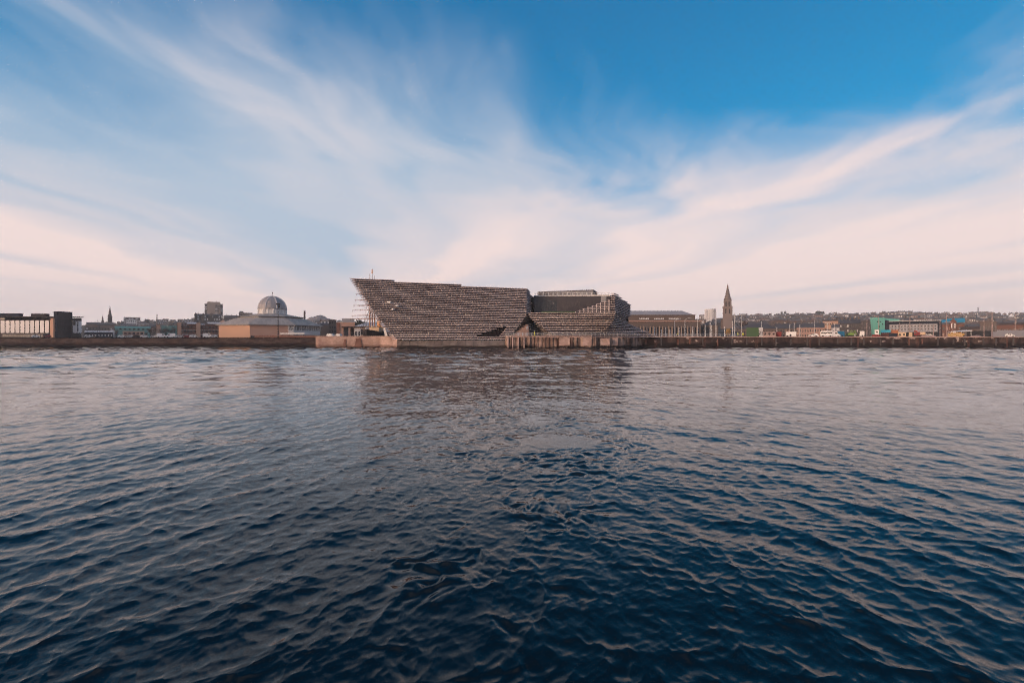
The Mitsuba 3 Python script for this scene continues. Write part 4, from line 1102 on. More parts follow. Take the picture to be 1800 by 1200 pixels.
k = solo('marquee', MB().hexa([(X(1690, d), d, Z(582.6, d)), (X(1709, d), d, Z(582.0, d)), (X(1709, d), d + 4, Z(581.6, d)), (X(1690, d), d + 4, Z(582.2, d)), (X(1690, d), d, Z(582.0, d)), (X(1709, d), d, Z(580.2, d)), (X(1709, d), d + 4, Z(579.8, d)), (X(1690, d), d + 4, Z(581.6, d))]).mesh(), 'm_white', 'white slanting canopy roof in front of the dark open shed', 'canopy')
for px in (1691.5, 1708):
    obj('post', MB().bar((X(px, d), d + 0.3, G), (X(px, d), d + 0.3, Z(582.2, d)), 0.09).mesh(), 'm_steel', k)
d = 196
k = thing('barrier_wall', 'plain grey concrete barrier wall at the right edge of the quay', 'wall')
for i in range(14):
    a, b = 1744 + i * 5.2, 1749.05 + i * 5.2
    obj('panel', MB().box(X(a, d), X(b, d), d, d + 0.5, G - 0.3, Z(580.2 + 0.25 * (i % 2) + (2.5 if i < 2 else 0), d)).mesh(), 'm_panel_grey', k)
solo('chimney_stack', MB().bar((X(1719.2, 1500), 1500, 60), (X(1719.2, 1500), 1500, Z(540, 1500)), 1.7, 10, 1.2).mesh(), 'm_stone_dark', 'lone dark chimney on the right skyline', 'chimney')
house('skyline_block', 'long flat dark works on the skyline beside the lone chimney', 'building', 1705, 1737, 547.6, 1480, 20, 'm_stone_grey', 'm_roof_brown', 'flat', win=(10, 1))
house('pyramid_roof', 'pale pyramid roofed house on the hill near the right edge', 'house', 1773, 1783, 551.5, 800, 9, 'm_stone_grey', 'm_white', 'hip', 5)
# ------------------------------------------------------------------ lamps, masts, railings
PLACE = {}                                    # key -> bearing, for telling rows apart
def lamp(px, ptop, d, label, kind='post', r=0.11, group='pale lamp posts along the quay', mat='m_offwhite', name='lamp_post', cat='lamp post'):
    t = thing(name, label, cat, group)
    x, zt = X(px, d), Z(ptop, d)
    obj('pole', MB().bar((x, d, GROUND - 0.2), (x, d, zt), r * 1.5, 8, r * 0.8).mesh(), mat, t)
    obj('base', MB().bar((x, d, GROUND - 0.1), (x, d, GROUND + 0.5), r * 2.3, 8).mesh(), mat, t)
    if kind == 'arm':
        m = MB()
        P = [(x, d, zt)] + [(x + 1.9 * math.sin(q) * 1.0, d, zt + 0.9 - 0.9 * math.cos(q) if False else zt + 0.9 * math.sin(q * 0.9)) for q in (0.4, 0.8, 1.2, 1.57)]
        for a, b in zip(P[:-1], P[1:]):
            m.bar(a, b, r * 0.6, 6)
        arm = obj('arm', m.mesh(), mat, t)
        e = P[-1]
        obj('lantern', MB().box(e[0] - 0.1, e[0] + 1.0, d - 0.2, d + 0.2, e[2] - 0.12, e[2] + 0.08).mesh(), 'm_steel', arm)
    elif kind == 'tee':
        arm = obj('crossbar', MB().bar((x - 1.1, d, zt), (x + 1.1, d, zt), r * 0.7, 6).mesh(), mat, t)
        for s in (-1, 1):
            obj('lantern', MB().box(x + s * 0.9 - 0.5, x + s * 0.9 + 0.5, d - 0.2, d + 0.2, zt - 0.12, zt + 0.14).mesh(), 'm_steel', arm)
    else:
        obj('cap', MB().lathe(x, d, [(r * 1.6, zt - 0.15), (r * 1.6, zt), (0.02, zt + 0.25)], 8).mesh(), mat, t)
    return t


LB = 'pale lamp post on the quay '
for px, pt_, d, kd, lb in ((1186, 563.3, 205, 'arm', 'first arm lamp post right of the museum, left one of three'), (1204, 561.5, 205, 'arm', 'middle one of the three arm lamp posts before the concert hall'),
                           (1226.5, 558.5, 200, 'arm', 'right one of the three arm lamp posts before the concert hall'), (1258.5, 549.5, 190, 'post', 'tall white mast in front of the white tower block'),
                           (1291.5, 550.5, 190, 'post', 'tall white mast right of the stone church spire'), (1303.8, 553.5, 240, 'tee', 'mast with crossbar right of the tall white mast by the church'),
                           (1338.3, 565.5, 215, 'post', 'slim lamp post before the green sheeted shed'), (1365.5, 575.5, 200, 'post', 'short lamp post beside the left site cabin'),
                           (1388.4, 571, 205, 'post', 'lamp post behind the white box trailer'), (1396, 568, 215, 'post', 'lamp post just right of the white box trailer'),
                           (1406, 571.5, 215, 'post', 'lamp post left of the brick terrace'), (1431.5, 565, 230, 'post', 'lamp post in front of the brick terrace'),
                           (1454.3, 566.5, 215, 'tee', 'lamp post with crossbar behind the bus'), (1466.8, 569, 205, 'post', 'thick lamp post right of the bus'),
                           (1523.8, 562.8, 215, 'arm', 'arm lamp post left of the turquoise building'), (1544, 559.5, 205, 'post', 'lamp post in front of the turquoise wall'),
                           (1581.3, 567.5, 205, 'post', 'short lamp post before the left part of the grey office'), (1599.3, 557.5, 205, 'tee', 'tall lamp post before the middle of the grey office'),
                           (1617, 569, 210, 'post', 'slim lamp post before the right part of the grey office'), (1641, 570.5, 205, 'post', 'lamp post at the right end of the grey office windows'),
                           (1652.3, 564.5, 210, 'post', 'thick post at the corner of the grey office'), (1663.4, 550.5, 200, 'tee', 'tall lamp post in front of the blue roofs'),
                           (1666.2, 566, 210, 'tee', 'short lamp post in front of the blue roofs'), (1674.6, 567, 220, 'post', 'lamp post before the brick gable'),
                           (1729.7, 558.6, 200, 'tee', 'lamp post with crossbar behind the open shed'), (1743.8, 550.5, 195, 'post', 'tall lamp post at the left end of the barrier wall'),
                           (1784.6, 553.6, 200, 'tee', 'tall lamp post behind the barrier wall near the right edge')):
    lamp(px, pt_, d, lb, kd, 0.13 if pt_ < 556 else 0.11, mat='m_offwhite' if px < 1500 else 'm_coping')
for i, (px, pt_) in enumerate(((1150.7, 575.8), (1162.5, 580), (1170.2, 576), (1177.6, 580), (1193.5, 576.5), (1217.8, 575), (1239.5, 571.5), (1248.3, 567.5), (1251.2, 572), (1273.8, 575), (1288, 565))):
    PLACE[lamp(px, pt_, 186 + 3 * (i % 3), 'short white post on the promenade before the concert hall', 'post', 0.10, 'short white posts on the promenade', 'm_white', 'promenade_post', 'post')] = px
t = lamp(489, 534.5, 205, 'tall dark floodlight mast in front of the domed hall', 'none', 0.14, None, 'm_dark', 'floodlight_mast', 'mast')
x, z_ = X(489, 205), Z(534.5, 205)
obj('floodlight', MB().box(x - 0.75, x + 0.75, 204.5, 205.4, z_ - 0.3, z_ + 0.35).mesh(), 'm_dark', t)
obj('floodlight', MB().box(x + 0.15, x + 0.6, 204.6, 205.3, z_ - 1.5, z_ - 0.6).mesh(), 'm_dark', t)


def railing(name, label, line, pitch, h=1.1, mat='m_steel', z=GROUND):
    t = thing(name, label, 'railing')
    for a, b in zip(line[:-1], line[1:]):
        a, b = np.array(a), np.array(b)
        L = np.linalg.norm(b - a)
        n = max(1, round(L / pitch))
        for i in range(n):
            p = a + (b - a) * i / n
            obj('post', MB().box(p[0] - 0.035, p[0] + 0.035, p[1] - 0.035, p[1] + 0.035, z, z + h).mesh(), mat, t)
        for k in (0.35, 0.68, 1.0):
            obj('rail', MB().bar((*a, z + h * k), (*b, z + h * k), 0.03 if k < 1 else 0.04, 4).mesh(), mat, t)


railing('quay_railing', 'grey railing with closely set posts along the quay before the museum', [(x, y + 0.5) for x, y in Q[:5]] + [pt(1300, 174.6)], 2.0)

# ------------------------------------------------------------------ vehicles and yard things
def car(px, d, label, mat, L=4.2, group=None, face=1, van=False):
    turn_to_bay(px, d)
    t = thing('parked_car' if not van else 'parked_van', label, 'car' if not van else 'van', group)
    x, w, z = X(px, d), 0.85, base_at(X(px, d), d) + 0.05
    hgt = 1.42 if not van else 2.2
    if van:
        prof = [(-L / 2, 0.35), (L / 2, 0.35), (L / 2, 1.0), (L / 2 - 0.7, 1.25), (L / 2 - 1.3, hgt), (-L / 2, hgt)]
    else:
        prof = [(-L / 2, 0.3), (L / 2, 0.3), (L / 2, 0.7), (L / 2 - 0.9, 0.9), (L / 2 - 1.6, hgt), (-L / 2 + 0.9, hgt), (-L / 2 + 0.15, 0.95)]
    n = len(prof)
    v = [(x + face * a, d - w, z + b) for a, b in prof] + [(x + face * a, d + w, z + b) for a, b in prof]
    i = np.arange(n)
    k = np.arange(1, n - 1)
    obj('body', MB().add(v, np.vstack([np.c_[i, (i + 1) % n, (i + 1) % n + n], np.c_[i, (i + 1) % n + n, i + n], np.c_[0 * k, k, k + 1], np.c_[0 * k + n, k + 1 + n, k + n]])).mesh(), mat, t)
    if van:
        obj('window', MB().box(x + face * (L / 2 - 1.6) - 0.55, x + face * (L / 2 - 1.6) + 0.45, d - w - 0.02, d + w + 0.02, z + 1.3, z + 1.9).mesh(), 'm_pane', t)
    else:
        obj('window', MB().box(x - 0.95, x + 0.5, d - w - 0.02, d + w + 0.02, z + 0.92, z + 1.3).mesh(), 'm_pane', t)
    for s in (-1, 1):
        for q in (-1, 1):
            obj('wheel', MB().bar((x + s * L * 0.31, d + q * w - 0.1, z + 0.32), (x + s * L * 0.31, d + q * w + 0.1, z + 0.32), 0.32, 10).mesh(), 'm_dark', t)
    turn_to_bay()


for i, (px, d, m, lb, f, vn) in enumerate(((63, 224, 'm_white', 'white car parked before the hotel ground floor', 1, 0), (83, 224, 'm_red', 'red car parked before the hotel entrance', -1, 0), (155, 224, 'm_offwhite', 'pale car at the top of the left embankment', 1, 0),
        (214, 226, 'm_white', 'white car parked below the white end of the teal office', 1, 0), (228, 226, 'm_offwhite', 'silver car parked before the teal office', -1, 0), (241, 226, 'm_dark', 'black car parked before the teal office', 1, 0),
        (254, 226, 'm_white', 'white car at the right end of the teal office', 1, 0), (271, 226, 'm_offwhite', 'grey car beneath the bare trees', -1, 0), (284, 227, 'm_white', 'white van beneath the bare trees', 1, 1),
        (300, 227, 'm_white', 'long white van right of the bare trees', -1, 1), (316, 227, 'm_offwhite', 'silver car before the red brick flats', 1, 0), (331, 227, 'm_red', 'dark red car before the red brick flats', 1, 0),
        (340, 227, 'm_white', 'white car before the left stair tower of the flats', 1, 0), (365, 226, 'm_white', 'white van before the right end of the flats', 1, 1), (375, 226, 'm_offwhite', 'pale car left of the domed hall', -1, 0),
        (1430, 186, 'm_white', 'small white pickup left of the bus', -1, 0), (1775, 188, 'm_white', 'white car in front of the barrier wall', 1, 0), (1633, 188, 'm_offwhite', 'pale car beside the red truck', 1, 0))):
    car(px, d, lb, m, 4.8 if vn else 4.2, None, f, bool(vn))


def container(name, label, cat, px0, px1, ptop, d, mat, dep=2.4, door=None, win=0, zb=None):
    turn_to_bay((px0 + px1) / 2, d)
    t = thing(name, label, cat)
    x0, x1, zt = X(px0, d), X(px1, d), Z(ptop, d)
    z = GROUND - 0.06 if zb is None else zb
    obj('shell', MB().box(x0, x1, d, d + dep, z, zt).mesh(), mat, t)
    m = MB()
    n = max(3, int((x1 - x0) / 0.5))
    for i in range(n):
        a = x0 + (x1 - x0) * (i + 0.25) / n
        m.box(a, a + (x1 - x0) / n * 0.45, d - 0.05, d + 0.02, z + 0.15, zt - 0.12)
    labels[obj('corrugation', m.mesh(), mat, t)] = {'kind': 'stuff'}
    obj('frame', MB().box(x0 - 0.04, x1 + 0.04, d - 0.08, d + dep + 0.04, zt - 0.12, zt + 0.03).mesh(), mat, t)
    if win:
        for i in range(win):
            a = x0 + (x1 - x0) * (i + 0.5) / win
            obj('window', MB().box(a - 0.4, a + 0.4, d - 0.09, d + 0.1, zt - 1.3, zt - 0.5).mesh(), 'm_pane', t)
    turn_to_bay()
    return t


container('site_cabin', 'long pale pink site cabin, leftmost on the right quay', 'cabin', 1341, 1363.5, 583, 186, 'm_coping', 2.6, win=3)
container('shipping_container', 'red container beside the pale pink site cabin', 'container', 1364, 1373.5, 583.2, 187, 'm_red')
t = container('box_trailer', 'white box trailer with a dark arched opening', 'trailer', 1381.3, 1399.5, 583, 186, 'm_white', 2.5, zb=GROUND + 0.25)
obj('opening', MB().box(X(1388.5, 186), X(1397, 186), 185.9, 186.2, GROUND + 0.3, Z(587.3, 186)).mesh(), 'm_dark', t)
for px in (1384, 1396):
    obj('wheel', MB().bar((X(px, 186), 185.85, GROUND + 0.3), (X(px, 186), 186.2, GROUND + 0.3), 0.36, 10).mesh(), 'm_dark', t)
container('shipping_container', 'dark blue container right of the bus', 'container', 1472.5, 1484.5, 582.2, 190, 'm_blue')
container('shipping_container', 'bright blue stacked container in front of the turquoise building', 'container', 1548, 1565.5, 579.8, 192, 'm_blue_roof', zb=Z(584.5, 192))
container('shipping_container', 'dark container under the bright blue one', 'container', 1548.5, 1566.5, 584.6, 191.9, 'm_maroon')
container('shipping_container', 'rusty orange container right of the bright blue one', 'container', 1566.3, 1579, 580, 193, 'm_orange')
container('skip', 'dark steel skip below the rusty orange container', 'skip', 1562.5, 1577.5, 586, 187, 'm_navy')
container('site_cabin', 'cream cabin with two windows below the grey office', 'cabin', 1578.5, 1592.5, 584, 188, 'm_cream', win=2)
container('crate', 'square cream crate alone below the grey office', 'crate', 1597.5, 1603.5, 584.2, 188, 'm_cream')
container('site_cabin', 'white cabin with red lower half before the turquoise building', 'cabin', 1537.5, 1545, 579.5, 188, 'm_white', win=1)
container('sign_board', 'pale square sign board left of the turquoise building', 'sign', 1511.5, 1519.3, 582, 186, 'm_white', 0.3, zb=GROUND + 0.4)
for i in range(5):
    px = 1534.5 + i * 2.9
    PLACE[solo('barrel', MB().lathe(X(px, 184), 184, [(0.05, GROUND - 0.06), (0.32, GROUND - 0.06), (0.34, GROUND + 0.3), (0.31, GROUND + 0.32), (0.33, GROUND + 0.95), (0.05, GROUND + 0.97)], 10).mesh(), 'm_red', 'red barrel in a row before the white and red cabin', 'barrel', 'red barrels in a row')] = px
# timber stack
turn_to_bay(1681, 186)
t = thing('timber_stack', 'long stack of yellow timber with a pale cover near the open shed', 'timber stack')
for r in range(5):
    for i in range(6):
        a, b = 1666 + i * 4.9, 1666 + i * 4.9 + 4.6
        if r == 4 and i in (0, 5):
            continue
        obj('bundle', MB().box(X(a, 186), X(b, 186), 186 - 0.1 * rng.random(), 189, GROUND + 0.02 + r * 0.36, GROUND + 0.35 + r * 0.36).mesh(), 'm_yellow' if (r + i) % 3 else 'm_cream', t)
obj('cover', MB().box(X(1665.5, 186), X(1683, 186), 186.4, 189.1, GROUND + 1.84, GROUND + 1.98).mesh(), 'm_white', t)
turn_to_bay()
for i, (px, w, lb) in enumerate(((1628, 2.2, 'pale rubble heap right of the red truck'), (1638, 1.5, 'small pale rubble heap before the office corner'), (1716, 2.0, 'low pale rubble heap before the open shed'))):
    s = trimesh.creation.icosphere(2)
    v = s.vertices * [w, 1.2, 0.75] * (0.75 + 0.5 * meshkit.noise(s.vertices * 2.4 + i, 3))[:, None] + [X(px, 187), 187, GROUND]
    solo('rubble_heap', (v, s.faces), 'm_coping', lb, 'heap')
# the bus
d = 187.0
turn_to_bay(1452, 187)
t = thing('minibus', 'white minibus with dark side windows on the right quay', 'bus')
x0, x1, z = X(1441.5, d), X(1463.5, d), GROUND + 0.0
prof = [(x0, z + 0.35), (x1, z + 0.35), (x1, z + 2.25), (x1 - 0.35, z + 2.5), (x0 + 0.5, z + 2.5), (x0 + 0.15, z + 2.2)]
n = 6
v = [(a, d, b) for a, b in prof] + [(a, d + 2.1, b) for a, b in prof]
i, k = np.arange(6), np.arange(1, 5)
obj('body', MB().add(v, np.vstack([np.c_[i, (i + 1) % n, (i + 1) % n + n], np.c_[i, (i + 1) % n + n, i + n], np.c_[0 * k, k, k + 1], np.c_[0 * k + n, k + 1 + n, k + n]])).mesh(), 'm_white', t)
for j in range(5):
    a = x0 + 0.35 + j * 0.95
    obj('window', MB().box(a, a + 0.82, d - 0.03, d + 2.13, z + 1.35, z + 2.05).mesh(), 'm_pane', t)
for px in (1446.5, 1459.5):
    obj('wheel', MB().bar((X(px, d), d - 0.08, z + 0.36), (X(px, d), d + 0.25, z + 0.36), 0.38, 12).mesh(), 'm_dark', t)
turn_to_bay()
car(1467.5, 187.5, 'white van with dark windows parked behind the minibus', 'm_white', 4.4, None, 1, True)
# red lorry
d = 188.0
turn_to_bay(1616, 188)
t = thing('red_lorry', 'red lorry carrying a cream load below the grey office', 'lorry')
z = GROUND
obj('cab', MB().prism([(X(1606.5, d), d), (X(1612.5, d), d), (X(1612.5, d), d + 2.2), (X(1606.5, d), d + 2.2)], z + 0.5, Z(580.8, d)).mesh(), 'm_red', t)
obj('window', MB().box(X(1607.2, d), X(1610.5, d), d - 0.04, d + 2.24, z + 1.5, z + 2.1).mesh(), 'm_pane', t)
obj('bed', MB().box(X(1612.8, d), X(1627, d), d, d + 2.2, z + 0.6, z + 0.95).mesh(), 'm_maroon', t)
obj('side_panel', MB().box(X(1612.8, d), X(1617, d), d - 0.03, d + 2.2, z + 0.95, z + 2.1).mesh(), 'm_red', t)
for px in (1608.5, 1618, 1624):
    obj('wheel', MB().bar((X(px, d), d - 0.1, z + 0.45), (X(px, d), d + 0.3, z + 0.45), 0.46, 12).mesh(), 'm_dark', t)
solo('lorry_load', MB().box(X(1617.2, d), X(1626.5, d), d + 0.1, d + 2.1, z + 0.96, z + 2.05).mesh(), 'm_cream', 'cream covered load on the bed of the red lorry', 'load')
turn_to_bay()
# green digger
d = 186.5
turn_to_bay(1497, 186.5)
z = GROUND
t = thing('green_digger', 'bright green digger with a bent arm right of the dark blue container', 'digger')
obj('track', MB().box(X(1490, d), X(1501, d), d - 0.2, d + 0.4, z, z + 0.75).box(X(1490, d), X(1501, d), d + 1.6, d + 2.2, z, z + 0.75).mesh(), 'm_dark', t)
obj('body', MB().box(X(1491, d), X(1501.5, d), d, d + 2, z + 0.8, z + 1.6).mesh(), 'm_green', t)
obj('cab', MB().box(X(1494, d), X(1498.5, d), d, d + 1.1, z + 1.6, z + 2.6).mesh(), 'm_green', t)
obj('window', MB().box(X(1494.5, d), X(1498, d), d - 0.04, d + 1.14, z + 1.8, z + 2.45).mesh(), 'm_pane', t)
arm = obj('arm', MB().bar((X(1499, d), d + 1.5, z + 1.3), (X(1502.5, d), d + 1.5, z + 2.7), 0.2, 6).bar((X(1502.5, d), d + 1.5, z + 2.7), (X(1505.5, d), d + 1.5, z + 0.9), 0.15, 6).mesh(), 'm_green', t)
obj('bucket', MB().box(X(1504.5, d), X(1506.8, d), d + 1.1, d + 1.9, z + 0.1, z + 0.9).mesh(), 'm_dark', arm)
turn_to_bay()
solo('hedge', MB().add(*(lambda s: (s.vertices * [2.6, 0.9, 0.9] * (0.7 + 0.6 * meshkit.noise(s.vertices * 4, 8))[:, None] + [X(1489, 192), 192, GROUND + 0.6], s.faces))(trimesh.creation.icosphere(3))).mesh(), 'm_green_shed', 'green bushy hedge behind the green digger', 'hedge')
# white tanks by the dock, crates left of the pink building
for px0, px1, lb in ((573.5, 584.5, 'left one of the two white rounded tents behind the dock wall'), (589.5, 598, 'right one of the two white rounded tents behind the dock wall')):
    d = 184.0
    a = np.linspace(0, np.pi, 11)
    c, r = X((px0 + px1) / 2, d), (X(px1, d) - X(px0, d)) / 2
    prof = [(c + r * math.copysign(abs(math.cos(u)) ** 0.45, math.cos(u)), GROUND - 0.05 + 1.35 * math.sin(u) ** 0.55) for u in a]
    n = len(prof)
    v = [(p, d, q_) for p, q_ in prof] + [(p, d + 2.4, q_) for p, q_ in prof]
    i, k = np.arange(n), np.arange(1, n - 1)
    solo('white_tent', MB().add(v, np.vstack([np.c_[i, (i + 1) % n, (i + 1) % n + n], np.c_[i, (i + 1) % n + n, i + n], np.c_[0 * k, k, k + 1], np.c_[0 * k + n, k + 1 + n, k + n]])).mesh(), 'm_white', lb, 'tent', smooth=40)


# ------------------------------------------------------------------ things fixed to the stone quay wall
for i, px in enumerate((1152, 1238, 1330, 1424, 1508, 1613, 1702, 1770)):
    d = float(np.interp(px, [1128, 1300, 1900], [170, 174, 176])) - 0.12
    t = thing('quay_ladder', 'iron ladder on the face of the stone quay wall', 'ladder', 'ladders on the stone quay wall')
    PLACE[t] = px
    for s_ in (-0.28, 0.28):
        obj('rail', MB().bar((X(px, d) + s_, d, -0.5), (X(px, d) + s_, d, GROUND + 0.4), 0.05, 5).mesh(), 'm_rust', t)
    labels[obj('rungs', (lambda m: [m.bar((X(px, d) - 0.28, d, 0.1 + 0.32 * j), (X(px, d) + 0.28, d, 0.1 + 0.32 * j), 0.03, 4) for j in range(12)] and m)(MB()).mesh(), 'm_rust', t)] = {'kind': 'stuff'}
for i in range(26):
    px = 1136 + i * 25.6 + rng.uniform(-5, 5)
    d = float(np.interp(px, [1128, 1300, 1900], [170, 174, 176])) - 0.02
    w, h0, h1 = rng.uniform(0.16, 0.24), rng.uniform(0.3, 1.2), rng.uniform(3.0, 3.55)
    PLACE[solo('fender_timber', MB().box(X(px, d) - w, X(px, d) + w, d - 0.3, d + 0.1, h0, h1).mesh(), rng.choice(('m_stone_dark', 'm_rust', 'm_stone_dark')), 'dark upright fender timber on the stone quay wall', 'fender', 'fender timbers on the stone quay wall')] = px
for i in range(14):
    px = 1140 + i * 47 + rng.uniform(-12, 12)
    d = float(np.interp(px, [1128, 1300, 1900], [170, 174, 176])) + 0.9
    PLACE[solo('bollard', MB().lathe(X(px, d), d, [(0.24, GROUND), (0.2, GROUND + 0.1), (0.16, GROUND + 0.4), (0.26, GROUND + 0.5), (0.2, GROUND + 0.6), (0.02, GROUND + 0.62)], 8).mesh(), 'm_dark', 'black mooring bollard on the edge of the stone quay', 'bollard', 'mooring bollards on the stone quay')] = px

# ------------------------------------------------------------------ people in yellow work clothes
def person(px, d, label, yaw=0.0, stride=0.25, arm=0.3, low='m_navy'):
    """One continuous body of tapered limbs; jacket, hair and helmet over it."""
    import manifold3d as m3
    J = {'pel': (0, 0, .95, .15), 'che': (0, 0.02, 1.33, .175), 'nek': (0, 0.02, 1.52, .06), 'hea': (0, -.01, 1.66, .105),
         'hl': (-.09, 0, .9, .1), 'kl': (-.10, -stride * .6, .5, .07), 'fl': (-.10, -stride, .08, .05), 'tl': (-.10, -stride - .14, .05, .04),
         'hr': (.09, 0, .9, .1), 'kr': (.10, stride * .3, .5, .07), 'fr': (.10, stride, .1, .05), 'tr': (.10, stride - .14, .05, .04),
         'sl': (-.20, .02, 1.42, .075), 'el': (-.28, .05 - arm * .2, 1.15, .055), 'wl': (-.27, -.05 - arm * .5, .93, .042), 'ml': (-.27, -.10 - arm * .55, .84, .04),
         'sr': (.20, .02, 1.42, .075), 'er': (.30, .08, 1.15, .055), 'wr': (.30, -.02, .92, .042), 'mr': (.30, -.05, .83, .04)}

    def limb(keys, grow=0.0):
        parts = []
        for a, b in keys:
            s = [m3.Manifold.sphere(J[q][3] + grow, 12).translate(J[q][:3]) for q in (a, b)]
            parts.append(m3.Manifold.batch_hull(s))
        return m3.Manifold.batch_boolean(parts, m3.OpType.Add)
    body = limb([('pel', 'che'), ('che', 'nek'), ('nek', 'hea'), ('pel', 'hl'), ('hl', 'kl'), ('kl', 'fl'), ('fl', 'tl'), ('pel', 'hr'), ('hr', 'kr'), ('kr', 'fr'), ('fr', 'tr'), ('che', 'sl'), ('sl', 'el'), ('el', 'wl'), ('wl', 'ml'), ('che', 'sr'), ('sr', 'er'), ('er', 'wr'), ('wr', 'mr')])
    jacket = limb([('pel', 'che'), ('che', 'sl'), ('che', 'sr'), ('sl', 'el'), ('el', 'wl'), ('sr', 'er'), ('er', 'wr')], 0.025)
    legs = limb([('pel', 'hl'), ('hl', 'kl'), ('kl', 'fl'), ('pel', 'hr'), ('hr', 'kr'), ('kr', 'fr')], 0.02)
    hat = m3.Manifold.sphere(0.125, 12).translate((0, 0, 1.69)) - m3.Manifold.cube((1, 1, 1), True).translate((0, 0, 1.18))
    t = thing('person', label, 'person')
    c, s = math.cos(yaw), math.sin(yaw)

    def put(m):
        g = m.to_mesh()
        v = np.array(g.vert_properties[:, :3], float)
        return np.c_[v[:, 0] * c - v[:, 1] * s + X(px, d), v[:, 0] * s + v[:, 1] * c + d, v[:, 2] + GROUND - 0.02], np.array(g.tri_verts)
    b = obj('body', put(body), 'm_skin', t)
    obj('jacket', put(jacket), 'm_hivis', t)
    obj('trousers', put(legs), low, t)
    obj('helmet', put(hat), 'm_white', t)


person(939.5, 155.0, 'person in yellow work suit walking on the quay before the dark passage', 1.2, 0.28, 0.5, 'm_hivis')
person(1297, 184, 'person in yellow jacket right of the tall white mast by the church', 0.3, 0.12, 0.2)
person(1306, 184, 'person in yellow jacket and dark trousers left of the green sheeted shed', -0.5, 0.2, 0.3)
person(1191.5, 186, 'person standing among the posts before the concert hall', 0.9, 0.1, 0.2, 'm_dark')


# ------------------------------------------------------------------ trees
def tree(px, ptop, wpx, d, label, group=None, mat='m_twig', n=420, bare=True, zb=None, name='bare_tree', r0=None):
    t = thing(name, label, 'tree', group)
    x = X(px, d)
    z0 = (base_at(x, d) if zb is None else zb) - 0.3
    H = max(Z(ptop, d) - z0, 2.0)
    R = wpx / 800 * d / 2
    nr = np.random.default_rng(int(px * 10) + int(d))
    m = MB()
    top = np.array([x, d, z0 + H * 0.45])
    m.bar((x, d, z0), top, max(0.12, H * 0.028), 6, max(0.08, H * 0.018))
    limbs = []
    for i in range(7):
        a = i * 2.4 + nr.random()
        e = np.array([x + R * 0.62 * math.cos(a), d + R * 0.62 * math.sin(a), z0 + H * (0.62 + 0.28 * nr.random())])
        st = np.array([x, d, z0 + H * (0.28 + 0.17 * nr.random())])
        m.bar(st, e, H * 0.012, 4, H * 0.004)
        limbs.append(e)
    obj('trunk', m.mesh(), 'm_bark', t)
    c = nr.normal(size=(n, 3))
    c /= np.linalg.norm(c, axis=1, keepdims=True)
    c *= (nr.random((n, 1)) ** 0.4)
    cl = np.array(limbs)[nr.integers(0, len(limbs), n)]
    P = np.array([x, d, z0 + H * 0.62]) + c * [R, R, H * 0.38]
    P = np.where(nr.random((n, 1)) < 0.55, cl + (P - cl) * 0.5 * nr.random((n, 1)) + c * R * 0.28, P)
    P[:, 2] = np.minimum(P[:, 2], z0 + H)
    s = (0.10 if bare else 0.17) * R * (0.6 + 0.8 * nr.random((n, 1)))
    u = nr.normal(size=(n, 3)) + ([0, 0, 0.8] if bare else [0, 0, 0])
    u /= np.linalg.norm(u, axis=1, keepdims=True)
    w = np.cross(u, nr.normal(size=(n, 3)))
    w /= np.linalg.norm(w, axis=1, keepdims=True)
    k = 0.30 if bare else 0.8
    v = np.stack([P - u * s * 1.5, P + w * s * k, P + u * s * 1.5, P - w * s * k], 1).reshape(-1, 3)
    q = np.arange(n) * 4
    f = np.vstack([np.c_[q, q + 1, q + 2], np.c_[q, q + 2, q + 3]])
    labels[obj('crown', MB().add(v, f).mesh(), mat, t)] = {'kind': 'stuff'}
    return t


matt('m_bark', (0.05, 0.04, 0.036))
matt('m_twig', (0.085, 0.055, 0.048))
matt('m_twig_red', (0.14, 0.06, 0.045))
matt('m_evergreen', (0.05, 0.055, 0.045))
matt('m_far_twig', (0.085, 0.07, 0.068))
for px, p, w, d, lb in ((264.5, 574.5, 9, 280, 'first bare tree right of the teal office'), (271, 571.5, 10, 285, 'second bare tree right of the teal office'), (284, 576, 9, 280, 'bare tree just right of the small orange brick tower'),
                        (291.5, 572.5, 10, 280, 'tallest bare tree before the teal shed'), (299.5, 577, 8, 282, 'low bare tree before the teal shed'), (306, 573.5, 10, 284, 'bare tree left of the brick flats'),
                        (257, 583, 6, 275, 'small bare tree at the right end of the teal office'), (204.5, 578, 7, 280, 'reddish small tree before the white end of the teal office')):
    tree(px, p, w, d, lb, None, 'm_twig_red' if px < 210 else 'm_twig', 520)
for px, p, w, d, lb in ((626.5, 561, 9, 340, 'dark tree left behind the ship yards'), (633, 558.8, 9, 340, 'tallest dark tree behind the ship yards'), (640, 563, 9, 340, 'dark low tree behind the ship mast')):
    tree(px, p, w, d, lb, None, 'm_evergreen', 420, False, name='dark_tree')
tree(196, 593.5, 7, 216.5, 'dark bush hanging over the left embankment', None, 'm_evergreen', 420, False, 2.4, 'bush')
tree(1280, 577, 9, 300, 'yellowish bush below the stone church', None, 'm_yellow', 300, False, name='bush')
for px, p, w, d, lb in ((1374.2, 547.3, 4, 1300, 'left one of two pointed conifers on the right skyline'), (1380, 546.8, 4, 1300, 'right one of two pointed conifers on the right skyline'), (1441, 547, 13, 1250, 'wide flat topped pine on the right skyline')):
    tree(px, p, w, d, lb, None, 'm_evergreen', 300, False, name='pine_tree')

